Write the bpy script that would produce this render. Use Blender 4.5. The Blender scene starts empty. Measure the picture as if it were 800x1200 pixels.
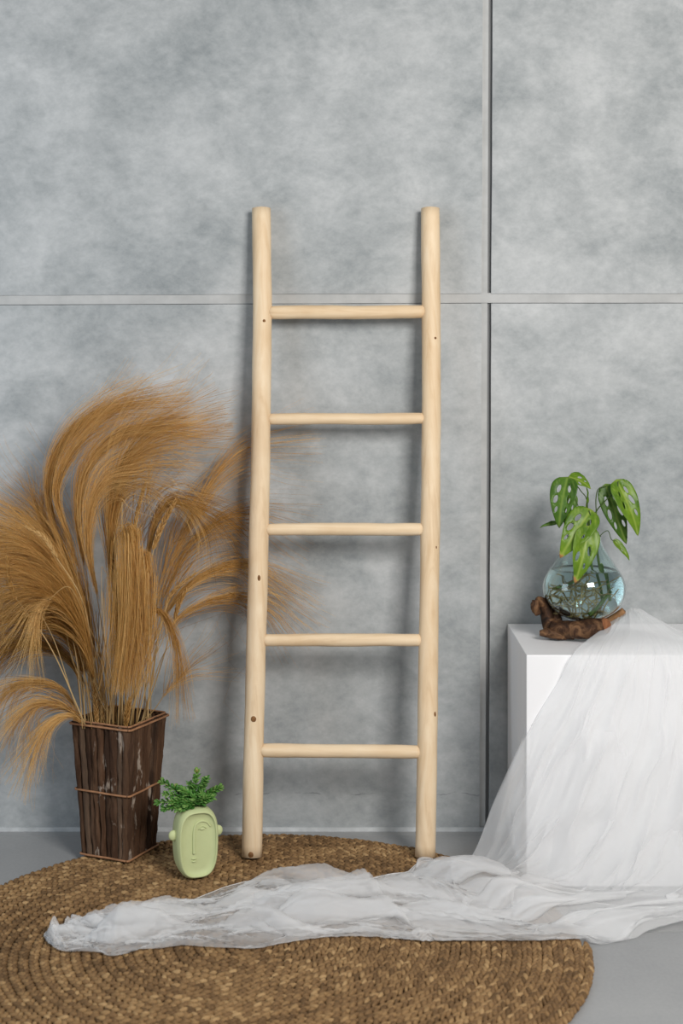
import bpy, bmesh, math, random
import numpy as np
from mathutils import Vector, Matrix, noise as mnoise
from mathutils.geometry import delaunay_2d_cdt

random.seed(7)
rng = np.random.default_rng(7)
scene = bpy.context.scene
COL = scene.collection
PI = math.pi

# ------------------------------------------------------------------ camera
D, H, F = 3.69, 1.205, 1733.0          # metres to the wall, eye height, focal length in px of the 800x1200 frame
cam_d = bpy.data.cameras.new('camera')
cam = bpy.data.objects.new('camera', cam_d)
COL.objects.link(cam)
cam.location = (0, -D, H)
cam.rotation_euler = (PI / 2, 0, 0)
cam_d.sensor_fit = 'VERTICAL'
cam_d.sensor_height = 36.0
cam_d.sensor_width = 24.0
cam_d.lens = F / 1200 * 36.0
cam_d.shift_y = -(600 - 408) / 1200
cam_d.clip_start = 0.05
cam_d.dof.use_dof = True
cam_d.dof.focus_distance = 3.45
cam_d.dof.aperture_fstop = 3.5
scene.camera = cam

# ------------------------------------------------------------------ light
world = bpy.data.worlds.new('world')
scene.world = world
world.use_nodes = True
bg = world.node_tree.nodes['Background']
bg.inputs['Color'].default_value = (0.93, 0.97, 1.0, 1)
bg.inputs['Strength'].default_value = 0.22


def area(name, loc, target, sx, sy, power, color):
    l = bpy.data.lights.new(name, 'AREA')
    l.shape = 'RECTANGLE'
    l.size, l.size_y = sx, sy
    l.energy = power
    l.color = color
    o = bpy.data.objects.new(name, l)
    COL.objects.link(o)
    o.location = loc
    o.rotation_euler = (Vector(target) - Vector(loc)).to_track_quat('-Z', 'Y').to_euler()
    return o


area('key_softbox', (1.2, -3.1, 2.1), (-0.15, 0, 1.0), 1.0, 1.0, 96, (1.0, 0.965, 0.92))
area('window_light', (-2.0, -1.7, 1.35), (-0.75, 0, 0.85), 1.0, 1.4, 17, (0.76, 0.88, 1.0))

vs = scene.view_settings
vs.view_transform = 'Standard'
vs.look = 'None'
vs.exposure = 0.0
vs.gamma = 1.0
vs.use_curve_mapping = False
scene.cycles.transparent_max_bounces = 32
scene.cycles.max_bounces = 14
scene.cycles.transmission_bounces = 12
scene.cycles.use_denoising = True


# ------------------------------------------------------------------ helpers
def at(px, py, Y):
    """the point at depth Y (0 = wall, negative towards the viewer) that the photograph shows at px, py"""
    t = D + Y
    return Vector(((px - 400) / F * t, Y, H - (py - 408) / F * t))


class MB:
    """collects shapes for one mesh"""

    def __init__(self):
        self.v, self.f, self.n, self.attr = [], [], 0, []

    def add(self, verts, faces, a=0.0):
        verts = np.asarray(verts, float)
        self.v.append(verts)
        faces = np.asarray(faces, int)
        self.f.append(faces + self.n)
        self.attr.append(np.full(len(verts), a) if np.isscalar(a) else np.asarray(a, float))
        self.n += len(verts)

    def tube(self, pts, radii, seg=10, cap=True, jit=0.0, flat=1.0, a=0.0, bump=None):
        pts = np.asarray([tuple(p) for p in pts], float)
        n = len(pts)
        radii = np.broadcast_to(np.asarray(radii, float), (n,))
        tan = np.gradient(pts, axis=0)
        tan /= np.linalg.norm(tan, axis=1)[:, None] + 1e-12
        ref = np.array([0, 0, 1.0]) if abs(tan[0][2]) < 0.8 else np.array([0, -1.0, 0])
        u = np.cross(tan[0], ref)
        u /= np.linalg.norm(u)
        V = []
        for i in range(n):
            u = u - tan[i] * np.dot(u, tan[i])
            u /= np.linalg.norm(u)
            w = np.cross(tan[i], u)
            for k in range(seg):
                ang = 2 * PI * k / seg
                r = radii[i]
                if jit:
                    r *= 1 + jit * mnoise.noise(Vector((math.cos(ang) * 1.3 + pts[0][0] * 9, math.sin(ang) * 1.3, i * 0.35 + pts[0][2] * 5)))
                if bump:
                    r *= bump(i / (n - 1), ang)
                V.append(pts[i] + r * (math.cos(ang) * u + math.sin(ang) * w * flat))
        Fq = []
        for i in range(n - 1):
            for k in range(seg):
                k2 = (k + 1) % seg
                Fq.append((i * seg + k, i * seg + k2, (i + 1) * seg + k2, (i + 1) * seg + k))
        if cap:
            c0, c1 = len(V), len(V) + 1
            V.append(pts[0]); V.append(pts[-1])
            for k in range(seg):
                k2 = (k + 1) % seg
                Fq.append((c0, k2, k, k))
                b = (n - 1) * seg
                Fq.append((c1, b + k, b + k2, b + k2))
        self.add(V, Fq, a)
        return self

    def ellipsoid(self, c, r, R=None, seg=10, rings=6, a=0.0):
        V, Fq = sphere_template(seg, rings)
        V = V * np.asarray(r, float)
        if R is not None:
            V = V @ np.asarray(R).T
        self.add(V + np.asarray(tuple(c)), Fq, a)
        return self

    def box(self, lo, hi, a=0.0):
        x0, y0, z0 = lo
        x1, y1, z1 = hi
        V = [(x0, y0, z0), (x1, y0, z0), (x1, y1, z0), (x0, y1, z0), (x0, y0, z1), (x1, y0, z1), (x1, y1, z1), (x0, y1, z1)]
        Fq = [(0, 3, 2, 1), (4, 5, 6, 7), (0, 1, 5, 4), (1, 2, 6, 5), (2, 3, 7, 6), (3, 0, 4, 7)]
        self.add(V, Fq, a)
        return self

    def grid(self, P, closed_v=False, a=0.0):
        P = np.asarray(P, float)
        nu, nv = P.shape[:2]
        idx = np.arange(nu * nv).reshape(nu, nv)
        if closed_v:
            i2 = np.roll(idx, -1, axis=1)
            q = np.stack([idx[:-1], i2[:-1], i2[1:], idx[1:]], -1).reshape(-1, 4)
        else:
            q = np.stack([idx[:-1, :-1], idx[:-1, 1:], idx[1:, 1:], idx[1:, :-1]], -1).reshape(-1, 4)
        self.add(P.reshape(-1, 3), q, a if np.isscalar(a) else np.asarray(a).reshape(-1))
        return self

    def mesh(self, name, smooth=True, attr=False):
        V = np.concatenate(self.v)
        Fq = np.concatenate(self.f)
        me = bpy.data.meshes.new(name)
        faces = [tuple(q) if q[3] != q[2] else tuple(q[:3]) for q in Fq.tolist()]
        me.from_pydata(V.tolist(), [], faces)
        if attr:
            at_ = me.attributes.new('shade', 'FLOAT', 'POINT')
            at_.data.foreach_set('value', np.concatenate(self.attr).astype(np.float32))
        if smooth:
            me.polygons.foreach_set('use_smooth', [True] * len(me.polygons))
        me.update()
        return me


_sph = {}


def sphere_template(seg, rings):
    if (seg, rings) not in _sph:
        V = [(0, 0, 1)]
        for i in range(1, rings):
            th = PI * i / rings
            for k in range(seg):
                ph = 2 * PI * k / seg
                V.append((math.sin(th) * math.cos(ph), math.sin(th) * math.sin(ph), math.cos(th)))
        V.append((0, 0, -1))
        Fq = []
        for k in range(seg):
            k2 = (k + 1) % seg
            Fq.append((0, 1 + k, 1 + k2, 1 + k2))
            for i in range(rings - 2):
                a0 = 1 + i * seg
                Fq.append((a0 + k, a0 + seg + k, a0 + seg + k2, a0 + k2))
            a0 = 1 + (rings - 2) * seg
            e = len(V) - 1
            Fq.append((a0 + k, e, a0 + k2, a0 + k2))
        _sph[(seg, rings)] = (np.array(V, float), np.array(Fq, int))
    return _sph[(seg, rings)]


def obj(name, me, mat=None, parent=None, loc=None, kind=None, label=None):
    o = bpy.data.objects.new(name, me)
    COL.objects.link(o)
    if mat is not None and me is not None and not me.materials:
        me.materials.append(mat)
    if parent is not None:
        o.parent = parent
    if loc is not None:
        o.location = loc
    if kind:
        o['kind'] = kind
    if label:
        o['label'] = label
    return o


def thing(name, label, cat, group=None, loc=(0, 0, 0)):
    o = bpy.data.objects.new(name, None)
    COL.objects.link(o)
    o.empty_display_size = 0.05
    o.location = loc
    tag(o, label, cat, group)
    return o


def tag(o, label, cat, group=None):
    o['label'] = label
    o['category'] = cat
    if group:
        o['group'] = group
    return o


def under(root):
    """children are modelled in world coordinates; this keeps them there below an Empty that stands at the base"""
    for ch in root.children:
        ch.matrix_parent_inverse = Matrix.Translation(-Vector(root.location))


def bevel(o, w, n=2):
    m = o.modifiers.new('bevel', 'BEVEL')
    m.width = w
    m.segments = n
    m.limit_method = 'ANGLE'
    return o


def catmull(pts, n):
    pts = np.asarray([tuple(p) for p in pts], float)
    P_ = np.vstack([2 * pts[0] - pts[1], pts, 2 * pts[-1] - pts[-2]])
    m = len(pts) - 1
    out = []
    for s in np.linspace(0, m, n):
        i = min(int(s), m - 1)
        t = s - i
        p0, p1, p2, p3 = P_[i:i + 4]
        out.append(0.5 * ((2 * p1) + (-p0 + p2) * t + (2 * p0 - 5 * p1 + 4 * p2 - p3) * t * t + (-p0 + 3 * p1 - 3 * p2 + p3) * t ** 3))
    return np.array(out)


# ------------------------------------------------------------------ materials
class Mat:
    def __init__(self, name, rough=0.6, spec=0.3):
        self.m = bpy.data.materials.new(name)
        self.m.use_nodes = True
        self.t = self.m.node_tree
        self.b = self.t.nodes['Principled BSDF']
        self.b.inputs['Roughness'].default_value = rough
        self.b.inputs['Specular IOR Level'].default_value = spec
        self._co = None

    def n(self, kind, **kw):
        nd = self.t.nodes.new(kind)
        for k, v in kw.items():
            setattr(nd, k, v)
        return nd

    def link(self, a, b):
        self.t.links.new(a, b)

    def coord(self, scale=(1, 1, 1), rot=(0, 0, 0), src='Object'):
        if self._co is None:
            self._co = self.n('ShaderNodeTexCoord')
        mp = self.n('ShaderNodeMapping')
        mp.inputs['Scale'].default_value = scale
        mp.inputs['Rotation'].default_value = rot
        self.link(self._co.outputs[src], mp.inputs['Vector'])
        return mp.outputs['Vector']

    def noise(self, vec, scale, detail=4, rough=0.55, dist=0.0):
        nd = self.n('ShaderNodeTexNoise')
        nd.inputs['Scale'].default_value = scale
        nd.inputs['Detail'].default_value = detail
        nd.inputs['Roughness'].default_value = rough
        nd.inputs['Distortion'].default_value = dist
        self.link(vec, nd.inputs['Vector'])
        return nd.outputs['Fac']

    def ramp(self, fac, stops, interp='LINEAR'):
        r = self.n('ShaderNodeValToRGB')
        cr = r.color_ramp
        cr.interpolation = interp
        while len(cr.elements) < len(stops):
            cr.elements.new(0.5)
        for e, (p, c) in zip(cr.elements, stops):
            e.position = p
            e.color = (c[0], c[1], c[2], 1) if not np.isscalar(c) else (c, c, c, 1)
        self.link(fac, r.inputs['Fac'])
        return r.outputs['Color']

    def mix(self, fac, a, b, mode='MIX'):
        m = self.n('ShaderNodeMix', data_type='RGBA', blend_type=mode)
        for sock, val in ((m.inputs[0], fac), (m.inputs[6], a), (m.inputs[7], b)):
            if hasattr(val, 'is_linked') or hasattr(val, 'links'):
                self.link(val, sock)
            elif np.isscalar(val):
                sock.default_value = val
            else:
                sock.default_value = (*val[:3], 1)
        return m.outputs[2]

    def color(self, c):
        if hasattr(c, 'links'):
            self.link(c, self.b.inputs['Base Color'])
        else:
            self.b.inputs['Base Color'].default_value = (*c[:3], 1)
        return self

    def bump(self, h, strength=0.3, dist=0.005):
        b = self.n('ShaderNodeBump')
        b.inputs['Strength'].default_value = strength
        b.inputs['Distance'].default_value = dist
        self.link(h, b.inputs['Height'])
        self.link(b.outputs['Normal'], self.b.inputs['Normal'])
        return self

    def attr(self, name):
        a = self.n('ShaderNodeAttribute', attribute_name=name)
        return a.outputs['Fac']


def m_wall():
    M = Mat('grey_plaster', 0.62, 0.25)
    v = M.coord()
    big = M.noise(v, 2.0, 4, 0.6, 0.3)
    mid = M.noise(M.coord((1, 1, 1), (0, 0.5, 0)), 5.2, 12, 0.70, 0.25)
    fine = M.noise(M.coord((1.0, 1, 1.3), (0, 0.7, 0)), 34, 10, 0.72, 0.1)
    c = M.ramp(big, [(0.36, (0.20, 0.228, 0.24)), (0.50, (0.375, 0.395, 0.40)), (0.62, (0.54, 0.555, 0.56))])
    c2 = M.ramp(mid, [(0.39, (0.205, 0.230, 0.24)), (0.5, (0.375, 0.397, 0.405)), (0.61, (0.54, 0.555, 0.56))])
    c3 = M.ramp(fine, [(0.38, (0.19, 0.21, 0.215)), (0.50, (0.40, 0.412, 0.415)), (0.62, (0.60, 0.608, 0.61))])
    stroke = M.ramp(M.noise(M.coord((1.0, 1, 2.2), (0, -0.9, 0)), 5, 12, 0.70, 0.5), [(0.36, (0.26, 0.28, 0.29)), (0.5, (0.42, 0.435, 0.44)), (0.64, (0.60, 0.61, 0.615))])
    x = M.mix(0.50, c, c2)
    x = M.mix(0.20, x, c3)
    x = M.mix(0.22, x, stroke)
    # thin horizontal trowel cracks low on the wall
    sep = M.n('ShaderNodeSeparateXYZ')
    M.link(v, sep.inputs[0])
    wob = M.noise(M.coord((1, 1, 1)), 9, 4)
    a = M.n('ShaderNodeMath', operation='MULTIPLY_ADD')
    M.link(wob, a.inputs[0]); a.inputs[1].default_value = 0.05; M.link(sep.outputs['Z'], a.inputs[2])
    b = M.n('ShaderNodeMath', operation='COMPARE')
    M.link(a.outputs[0], b.inputs[0]); b.inputs[1].default_value = 0.118; b.inputs[2].default_value = 0.0013
    gap = M.ramp(M.noise(M.coord((1, 1, 1)), 14, 3), [(0.50, 0.0), (0.60, 0.55)])
    mul = M.n('ShaderNodeMath', operation='MULTIPLY')
    M.link(b.outputs[0], mul.inputs[0]); M.link(gap, mul.inputs[1])
    x = M.mix(mul.outputs[0], x, (0.10, 0.105, 0.11))
    M.color(x)
    M.bump(fine, 0.10, 0.004)
    return M.m


def m_strip():
    M = Mat('joint_cement', 0.7, 0.2)
    s = M.noise(M.coord((1, 1, 1)), 14, 5)
    M.color(M.ramp(s, [(0.3, (0.40, 0.405, 0.40)), (0.7, (0.52, 0.525, 0.52))]))
    return M.m


def m_floor():
    M = Mat('grey_floor_tile', 0.42, 0.35)
    a = M.noise(M.coord(), 3.0, 5, 0.6, 0.4)
    b = M.noise(M.coord(), 160, 3)
    x = M.mix(0.25, M.ramp(a, [(0.3, (0.30, 0.305, 0.31)), (0.7, (0.365, 0.37, 0.37))]),
              M.ramp(b, [(0.3, (0.27, 0.275, 0.28)), (0.7, (0.40, 0.40, 0.40))]))
    M.color(x)
    return M.m


def m_plain(name, c, rough=0.6, spec=0.3, var=0.0, scale=8):
    M = Mat(name, rough, spec)
    if var:
        lo = [k * (1 - var) for k in c]
        hi = [min(1, k * (1 + var)) for k in c]
        M.color(M.ramp(M.noise(M.coord(), scale, 5), [(0.3, lo), (0.7, hi)]))
    else:
        M.color(c)
    return M.m


def m_wood(axis):
    M = Mat('peeled_wood_' + axis, 0.55, 0.3)
    sc = {'z': (42, 42, 2.2), 'x': (2.2, 42, 42)}[axis]
    g = M.noise(M.coord(sc), 1.0, 5, 0.6, 1.2)
    patch = M.noise(M.coord(), 7, 3)
    c = M.ramp(g, [(0.30, (0.62, 0.43, 0.25)), (0.46, (0.78, 0.59, 0.38)), (0.66, (0.86, 0.70, 0.495))])
    c2 = M.ramp(patch, [(0.35, (0.68, 0.475, 0.275)), (0.60, (0.85, 0.68, 0.475))])
    M.color(M.mix(0.38, c, c2))
    M.bump(g, 0.15, 0.002)
    return M.m


def m_rug():
    M = Mat('seagrass_braid', 0.75, 0.2)
    sh = M.attr('shade')
    fib = M.noise(M.coord((1, 1, 1)), 320, 3)
    c = M.ramp(sh, [(0.0, (0.068, 0.036, 0.016)), (0.35, (0.165, 0.092, 0.041)), (0.7, (0.29, 0.172, 0.076)), (1.0, (0.49, 0.32, 0.155))])
    c2 = M.ramp(fib, [(0.3, (0.13, 0.075, 0.034)), (0.7, (0.39, 0.24, 0.11))])
    M.color(M.mix(0.3, c, c2))
    return M.m


def m_bark():
    M = Mat('dark_bark', 0.8, 0.2)
    sh = M.attr('shade')
    s = M.noise(M.coord((55, 55, 6)), 1.0, 6, 0.7, 0.6)
    lich = M.noise(M.coord((34, 34, 12)), 1.0, 5, 0.6, 0.3)
    c = M.ramp(s, [(0.30, (0.012, 0.007, 0.005)), (0.5, (0.052, 0.027, 0.015)), (0.70, (0.19, 0.115, 0.072))])
    c = M.mix(0.45, c, M.ramp(sh, [(0.0, (0.02, 0.011, 0.007)), (0.5, (0.075, 0.037, 0.02)), (0.8, (0.13, 0.062, 0.03)), (1.0, (0.165, 0.12, 0.085))]))
    c = M.mix(M.ramp(lich, [(0.61, 0.0), (0.66, 0.8)]), c, (0.40, 0.33, 0.27))
    M.color(c)
    M.bump(s, 0.9, 0.006)
    return M.m


def m_hair(name, dark, mid, light, rough=0.5):
    M = Mat(name, rough, 0.3)
    sh = M.attr('shade')
    M.color(M.ramp(sh, [(0.0, dark), (0.5, mid), (1.0, light)]))
    tr = M.n('ShaderNodeBsdfTranslucent')
    M.link(M.b.inputs['Base Color'].links[0].from_socket, tr.inputs['Color'])
    mx = M.n('ShaderNodeMixShader')
    mx.inputs[0].default_value = 0.35
    out = M.t.nodes['Material Output']
    M.link(M.b.outputs[0], mx.inputs[1]); M.link(tr.outputs[0], mx.inputs[2])
    M.link(mx.outputs[0], out.inputs['Surface'])
    return M.m


def m_leaf(name, lo, hi, vein, trans=0.3, rough=0.38):
    M = Mat(name, rough, 0.4)
    a = M.noise(M.coord(), 28, 3)
    sh = M.attr('shade')
    c = M.ramp(a, [(0.3, lo), (0.7, hi)])
    c = M.mix(M.ramp(sh, [(0.0, 0.0), (0.5, 0.0), (0.75, 0.6), (1.0, 0.9)]), c, vein)
    c = M.mix(M.ramp(sh, [(0.0, 0.0), (0.90, 0.0), (0.97, 1.0), (1.0, 1.0)]), c, (0.55, 0.30, 0.10))
    M.color(c)
    tr = M.n('ShaderNodeBsdfTranslucent')
    M.link(c, tr.inputs['Color'])
    mx = M.n('ShaderNodeMixShader')
    mx.inputs[0].default_value = trans
    out = M.t.nodes['Material Output']
    M.link(M.b.outputs[0], mx.inputs[1]); M.link(tr.outputs[0], mx.inputs[2])
    M.link(mx.outputs[0], out.inputs['Surface'])
    return M.m


def m_glass(name, c, ior, rough=0.0):
    M = Mat(name, rough, 0.5)
    M.color(c)
    M.b.inputs['Transmission Weight'].default_value = 1.0
    M.b.inputs['IOR'].default_value = ior
    return M.m


def m_tulle(name, cover):
    M = Mat(name, 0.8, 0.1)
    M.color((0.965, 0.968, 0.975))
    tr = M.n('ShaderNodeBsdfTranslucent')
    tr.inputs['Color'].default_value = (0.965, 0.968, 0.975, 1)
    mx = M.n('ShaderNodeMixShader')
    mx.inputs[0].default_value = 0.35
    M.link(M.b.outputs[0], mx.inputs[1]); M.link(tr.outputs[0], mx.inputs[2])
    tp = M.n('ShaderNodeBsdfTransparent')
    m2 = M.n('ShaderNodeMixShader')
    m2.inputs[0].default_value = cover
    M.link(tp.outputs[0], m2.inputs[1]); M.link(mx.outputs[0], m2.inputs[2])
    M.link(m2.outputs[0], M.t.nodes['Material Output'].inputs['Surface'])
    return M.m


MT = dict(
    wall=m_wall(), strip=m_strip(), floor=m_floor(),
    grout=m_plain('dark_grout', (0.16, 0.16, 0.16), 0.9, 0.1),
    gap=m_plain('joint_gap', (0.24, 0.245, 0.25), 0.9, 0.1),
    wood_z=m_wood('z'), wood_x=m_wood('x'),
    knot=m_plain('wood_knot', (0.22, 0.105, 0.04), 0.6, 0.2, 0.35, 90),
    rug=m_rug(), bark=m_bark(),
    cane=m_plain('split_cane', (0.34, 0.17, 0.085), 0.55, 0.3, 0.25, 60),
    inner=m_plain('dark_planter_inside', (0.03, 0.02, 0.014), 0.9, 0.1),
    white=m_plain('white_paint', (0.86, 0.86, 0.875), 0.45, 0.35, 0.015, 5),
    ceramic=m_plain('sage_green_ceramic', (0.55, 0.60, 0.315), 0.6, 0.3, 0.03, 30),
    plume=m_hair('golden_grass_hair', (0.25, 0.108, 0.020), (0.72, 0.395, 0.105), (0.97, 0.68, 0.28)),
    straw=m_hair('pale_straw', (0.34, 0.18, 0.055), (0.62, 0.40, 0.16), (0.80, 0.62, 0.34)),
    ear=m_hair('grass_ear', (0.34, 0.17, 0.045), (0.62, 0.35, 0.11), (0.80, 0.55, 0.24)),
    sprig=m_leaf('sprig_leaf', (0.055, 0.19, 0.028), (0.15, 0.40, 0.075), (0.36, 0.56, 0.16), 0.25),
    sprig_stem=m_plain('sprig_stem', (0.05, 0.10, 0.03), 0.6, 0.2),
    leaf=m_leaf('swiss_cheese_leaf', (0.085, 0.20, 0.010), (0.22, 0.37, 0.024), (0.42, 0.54, 0.10), 0.35),
    leaf_shaded=m_leaf('swiss_cheese_leaf_shaded', (0.045, 0.125, 0.010), (0.11, 0.235, 0.022), (0.26, 0.38, 0.07), 0.3),  # same leaf, its greens darkened to paint shade on some leaves
    petiole=m_plain('petiole', (0.055, 0.095, 0.022), 0.5, 0.3),
    vine=m_plain('green_vine', (0.10, 0.18, 0.03), 0.5, 0.3, 0.3, 40),
    root=m_plain('tan_root', (0.36, 0.28, 0.12), 0.7, 0.2, 0.45, 50),
    glass=m_glass('aqua_glass', (0.86, 0.965, 0.955), 1.45),
    water=m_glass('water', (0.95, 0.99, 0.985), 1.33),
    pebble=m_plain('dark_pebble', (0.03, 0.035, 0.03), 0.5, 0.3),
    drift=None, cut=None,
    tulle=m_tulle('white_tulle', 0.36), hem=m_tulle('tulle_hem', 0.75),
)
_M = Mat('driftwood', 0.7, 0.25)
_s = _M.noise(_M.coord((1, 1, 1)), 34, 6, 0.65, 0.8)
_M.color(_M.ramp(_s, [(0.34, (0.010, 0.005, 0.003)), (0.5, (0.050, 0.022, 0.010)), (0.68, (0.19, 0.098, 0.045))]))
_M.bump(_s, 0.6, 0.005)
MT['drift'] = _M.m
_M = Mat('sawn_wood_end', 0.6, 0.2)
_s = _M.noise(_M.coord((1, 1, 1)), 70, 4, 0.6, 0.3)
_M.color(_M.ramp(_s, [(0.3, (0.16, 0.06, 0.026)), (0.7, (0.30, 0.125, 0.055))]))
MT['cut'] = _M.m

# ------------------------------------------------------------------ wall
RUGT = 0.0132                               # rug thickness
WX0, WX1, WZ1 = -2.2, 2.2, 2.75
wall = obj('wall_back', MB().box((WX0, 0.016, -0.02), (WX1, 0.14, WZ1)).mesh('wall_back', False), MT['strip'], kind='structure')
k0 = at(400, 0, 0)


def jx(px, py):
    return (px - 400) / F * D


JL_T, JL_B = jx(565.5, 0), jx(561.5, 974)    # left edge of the vertical joint, at image top and at floor
JR_T, JR_B = jx(577.2, 0), jx(572.6, 974)
zt, zb = H + 408 / F * D, H - (974 - 408) / F * D


def lean(xt, xb, z):
    return xb + (xt - xb) * (z - zb) / (zt - zb)


def jz(px, top):                             # edges of the horizontal joint, which rises slightly to the right
    py = (347.0 if top else 358.0) + (-3.2 * px / 570 if px < 572 else -3.2)
    return H - (py - 408) / F * D


def panel(corners, nm='panel'):
    """a plaster slab with a slightly uneven edge, corners: lower-left, lower-right, upper-right, upper-left in x, z"""
    mb = MB()
    (a, b, c, d) = corners
    n = 24
    V = []
    for y in (0.0, 0.016):
        pass
    rim = []
    for p, q in ((a, b), (b, c), (c, d), (d, a)):
        for i in range(n):
            s = i / n
            x = p[0] + (q[0] - p[0]) * s
            z = p[1] + (q[1] - p[1]) * s
            w = 0.0009 * mnoise.noise(Vector((x * 7, z * 7, 2.1)))
            rim.append((x + w, z + w))
    m = len(rim)
    cx = sum(r[0] for r in rim) / m
    cz = sum(r[1] for r in rim) / m
    V = [(x, 0.0, z) for x, z in rim] + [(x, 0.0165, z) for x, z in rim] + [(cx, 0, cz)]
    Fq = [(i, i + m, (i + 1) % m + m, (i + 1) % m) for i in range(m)] + [(i, (i + 1) % m, 2 * m, 2 * m) for i in range(m)]
    mb.add(V, Fq)
    me = mb.mesh(nm, False)
    bm = bmesh.new(); bm.from_mesh(me); bmesh.ops.recalc_face_normals(bm, faces=bm.faces); bm.to_mesh(me); bm.free()
    return obj(nm, me, MT['wall'], wall)


zl_t, zl_b = jz(0, True), jz(0, False)
zr_t, zr_b = jz(572, True), jz(572, False)
panel([(WX0, zl_t - 0.003), (lean(JL_T, JL_B, zr_t), zr_t), (lean(JL_T, JL_B, WZ1), WZ1), (WX0, WZ1)])
panel([(WX0, 0), (lean(JL_T, JL_B, 0), 0), (lean(JL_T, JL_B, zr_b), zr_b - 0.0014), (WX0, zl_b - 0.0044)])
panel([(lean(JR_T, JR_B, zr_t), zr_t), (WX1, zr_t), (WX1, WZ1), (lean(JR_T, JR_B, WZ1), WZ1)])
panel([(lean(JR_T, JR_B, 0), 0), (WX1, 0), (WX1, zr_b - 0.0014), (lean(JR_T, JR_B, zr_b), zr_b - 0.0014)])
# the raised cement fillets in the joints
mb = MB()
w1 = 0.0152
mb.add([(lean(JL_T, JL_B, 0), 0.006, 0), (lean(JL_T, JL_B, 0) + w1, 0.006, 0), (lean(JL_T, JL_B, WZ1) + w1, 0.006, WZ1), (lean(JL_T, JL_B, WZ1), 0.006, WZ1),
        (lean(JL_T, JL_B, 0), 0.02, 0), (lean(JL_T, JL_B, 0) + w1, 0.02, 0), (lean(JL_T, JL_B, WZ1) + w1, 0.02, WZ1), (lean(JL_T, JL_B, WZ1), 0.02, WZ1)],
       [(0, 1, 2, 3), (1, 5, 6, 2), (0, 3, 7, 4), (4, 7, 6, 5)])
obj('joint_strip', mb.mesh('joint_strip', False), MT['strip'], wall)
mb = MB()
xj = lean(JL_T, JL_B, zr_t)
top_ = [(WX0, zl_t - 0.002), (xj, zr_t + 0.001), (WX1, zr_t + 0.001)]
bot_ = [(WX0, zl_b - 0.003), (xj, zr_b), (WX1, zr_b)]
P_ = np.array([[(x, 0.02, z) for x, z in bot_], [(x, 0.003, z) for x, z in bot_], [(x, 0.003, z) for x, z in top_], [(x, 0.02, z) for x, z in top_]])
mb.grid(P_)
obj('joint_strip', mb.mesh('joint_strip', False), MT['strip'], wall)
mb = MB()
mb.add([(lean(JL_T, JL_B, 0) + w1, 0.0145, 0), (lean(JR_T, JR_B, 0), 0.0145, 0), (lean(JR_T, JR_B, WZ1), 0.0145, WZ1), (lean(JL_T, JL_B, WZ1) + w1, 0.0145, WZ1)], [(0, 1, 2, 3)])
obj('joint_gap', mb.mesh('joint_gap', False), MT['gap'], wall)

# ------------------------------------------------------------------ floor
floor = obj('floor', MB().box((WX0, -4.4, -0.05), (WX1, 0.02, -0.004)).mesh('floor', False), MT['grout'], kind='structure')
TS = 0.6
tile_me = None
for i in range(-4, 4):
    for j in range(8):
        x0 = 0.185 + i * TS
        y1 = -0.035 - j * TS if j else -0.002
        if j == 0:
            y1, y0 = -0.001, -0.0365
            me = MB().box((0.0009, 0, 0), (TS - 0.0009, y1 - y0, 0.0045)).mesh('tile', False)
            o = obj('tile', me, MT['floor'], floor, (x0, y0, -0.0045))
        else:
            if tile_me is None:
                tile_me = MB().box((0.0009, 0.0009, 0), (TS - 0.0009, TS - 0.0009, 0.0045)).mesh('tile', False)
            o = obj('tile', tile_me, MT['floor'], floor, (x0, -0.0374 - j * TS, -0.0045))
base = obj('trim_1', MB().box((WX0, -0.004, 0.0), (jx(600, 0), 0.002, 0.010)).mesh('trim', False), m_plain('pale_plaster_edge', (0.52, 0.54, 0.55), 0.7, 0.2, 0.2, 20), kind='structure')

# ------------------------------------------------------------------ white plinth
BX0, BX1, BY0, BY1, BZ = 0.4135, 1.02, -0.382, -0.006, 0.5185
pl = obj('plinth', MB().box((BX0, BY0, 0.0), (BX1, BY1, BZ)).mesh('plinth', False), MT['white'])
bevel(pl, 0.0018, 2)
tag(pl, 'matt white box plinth standing on the floor against the wall, tulle over it', 'plinth')

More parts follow.
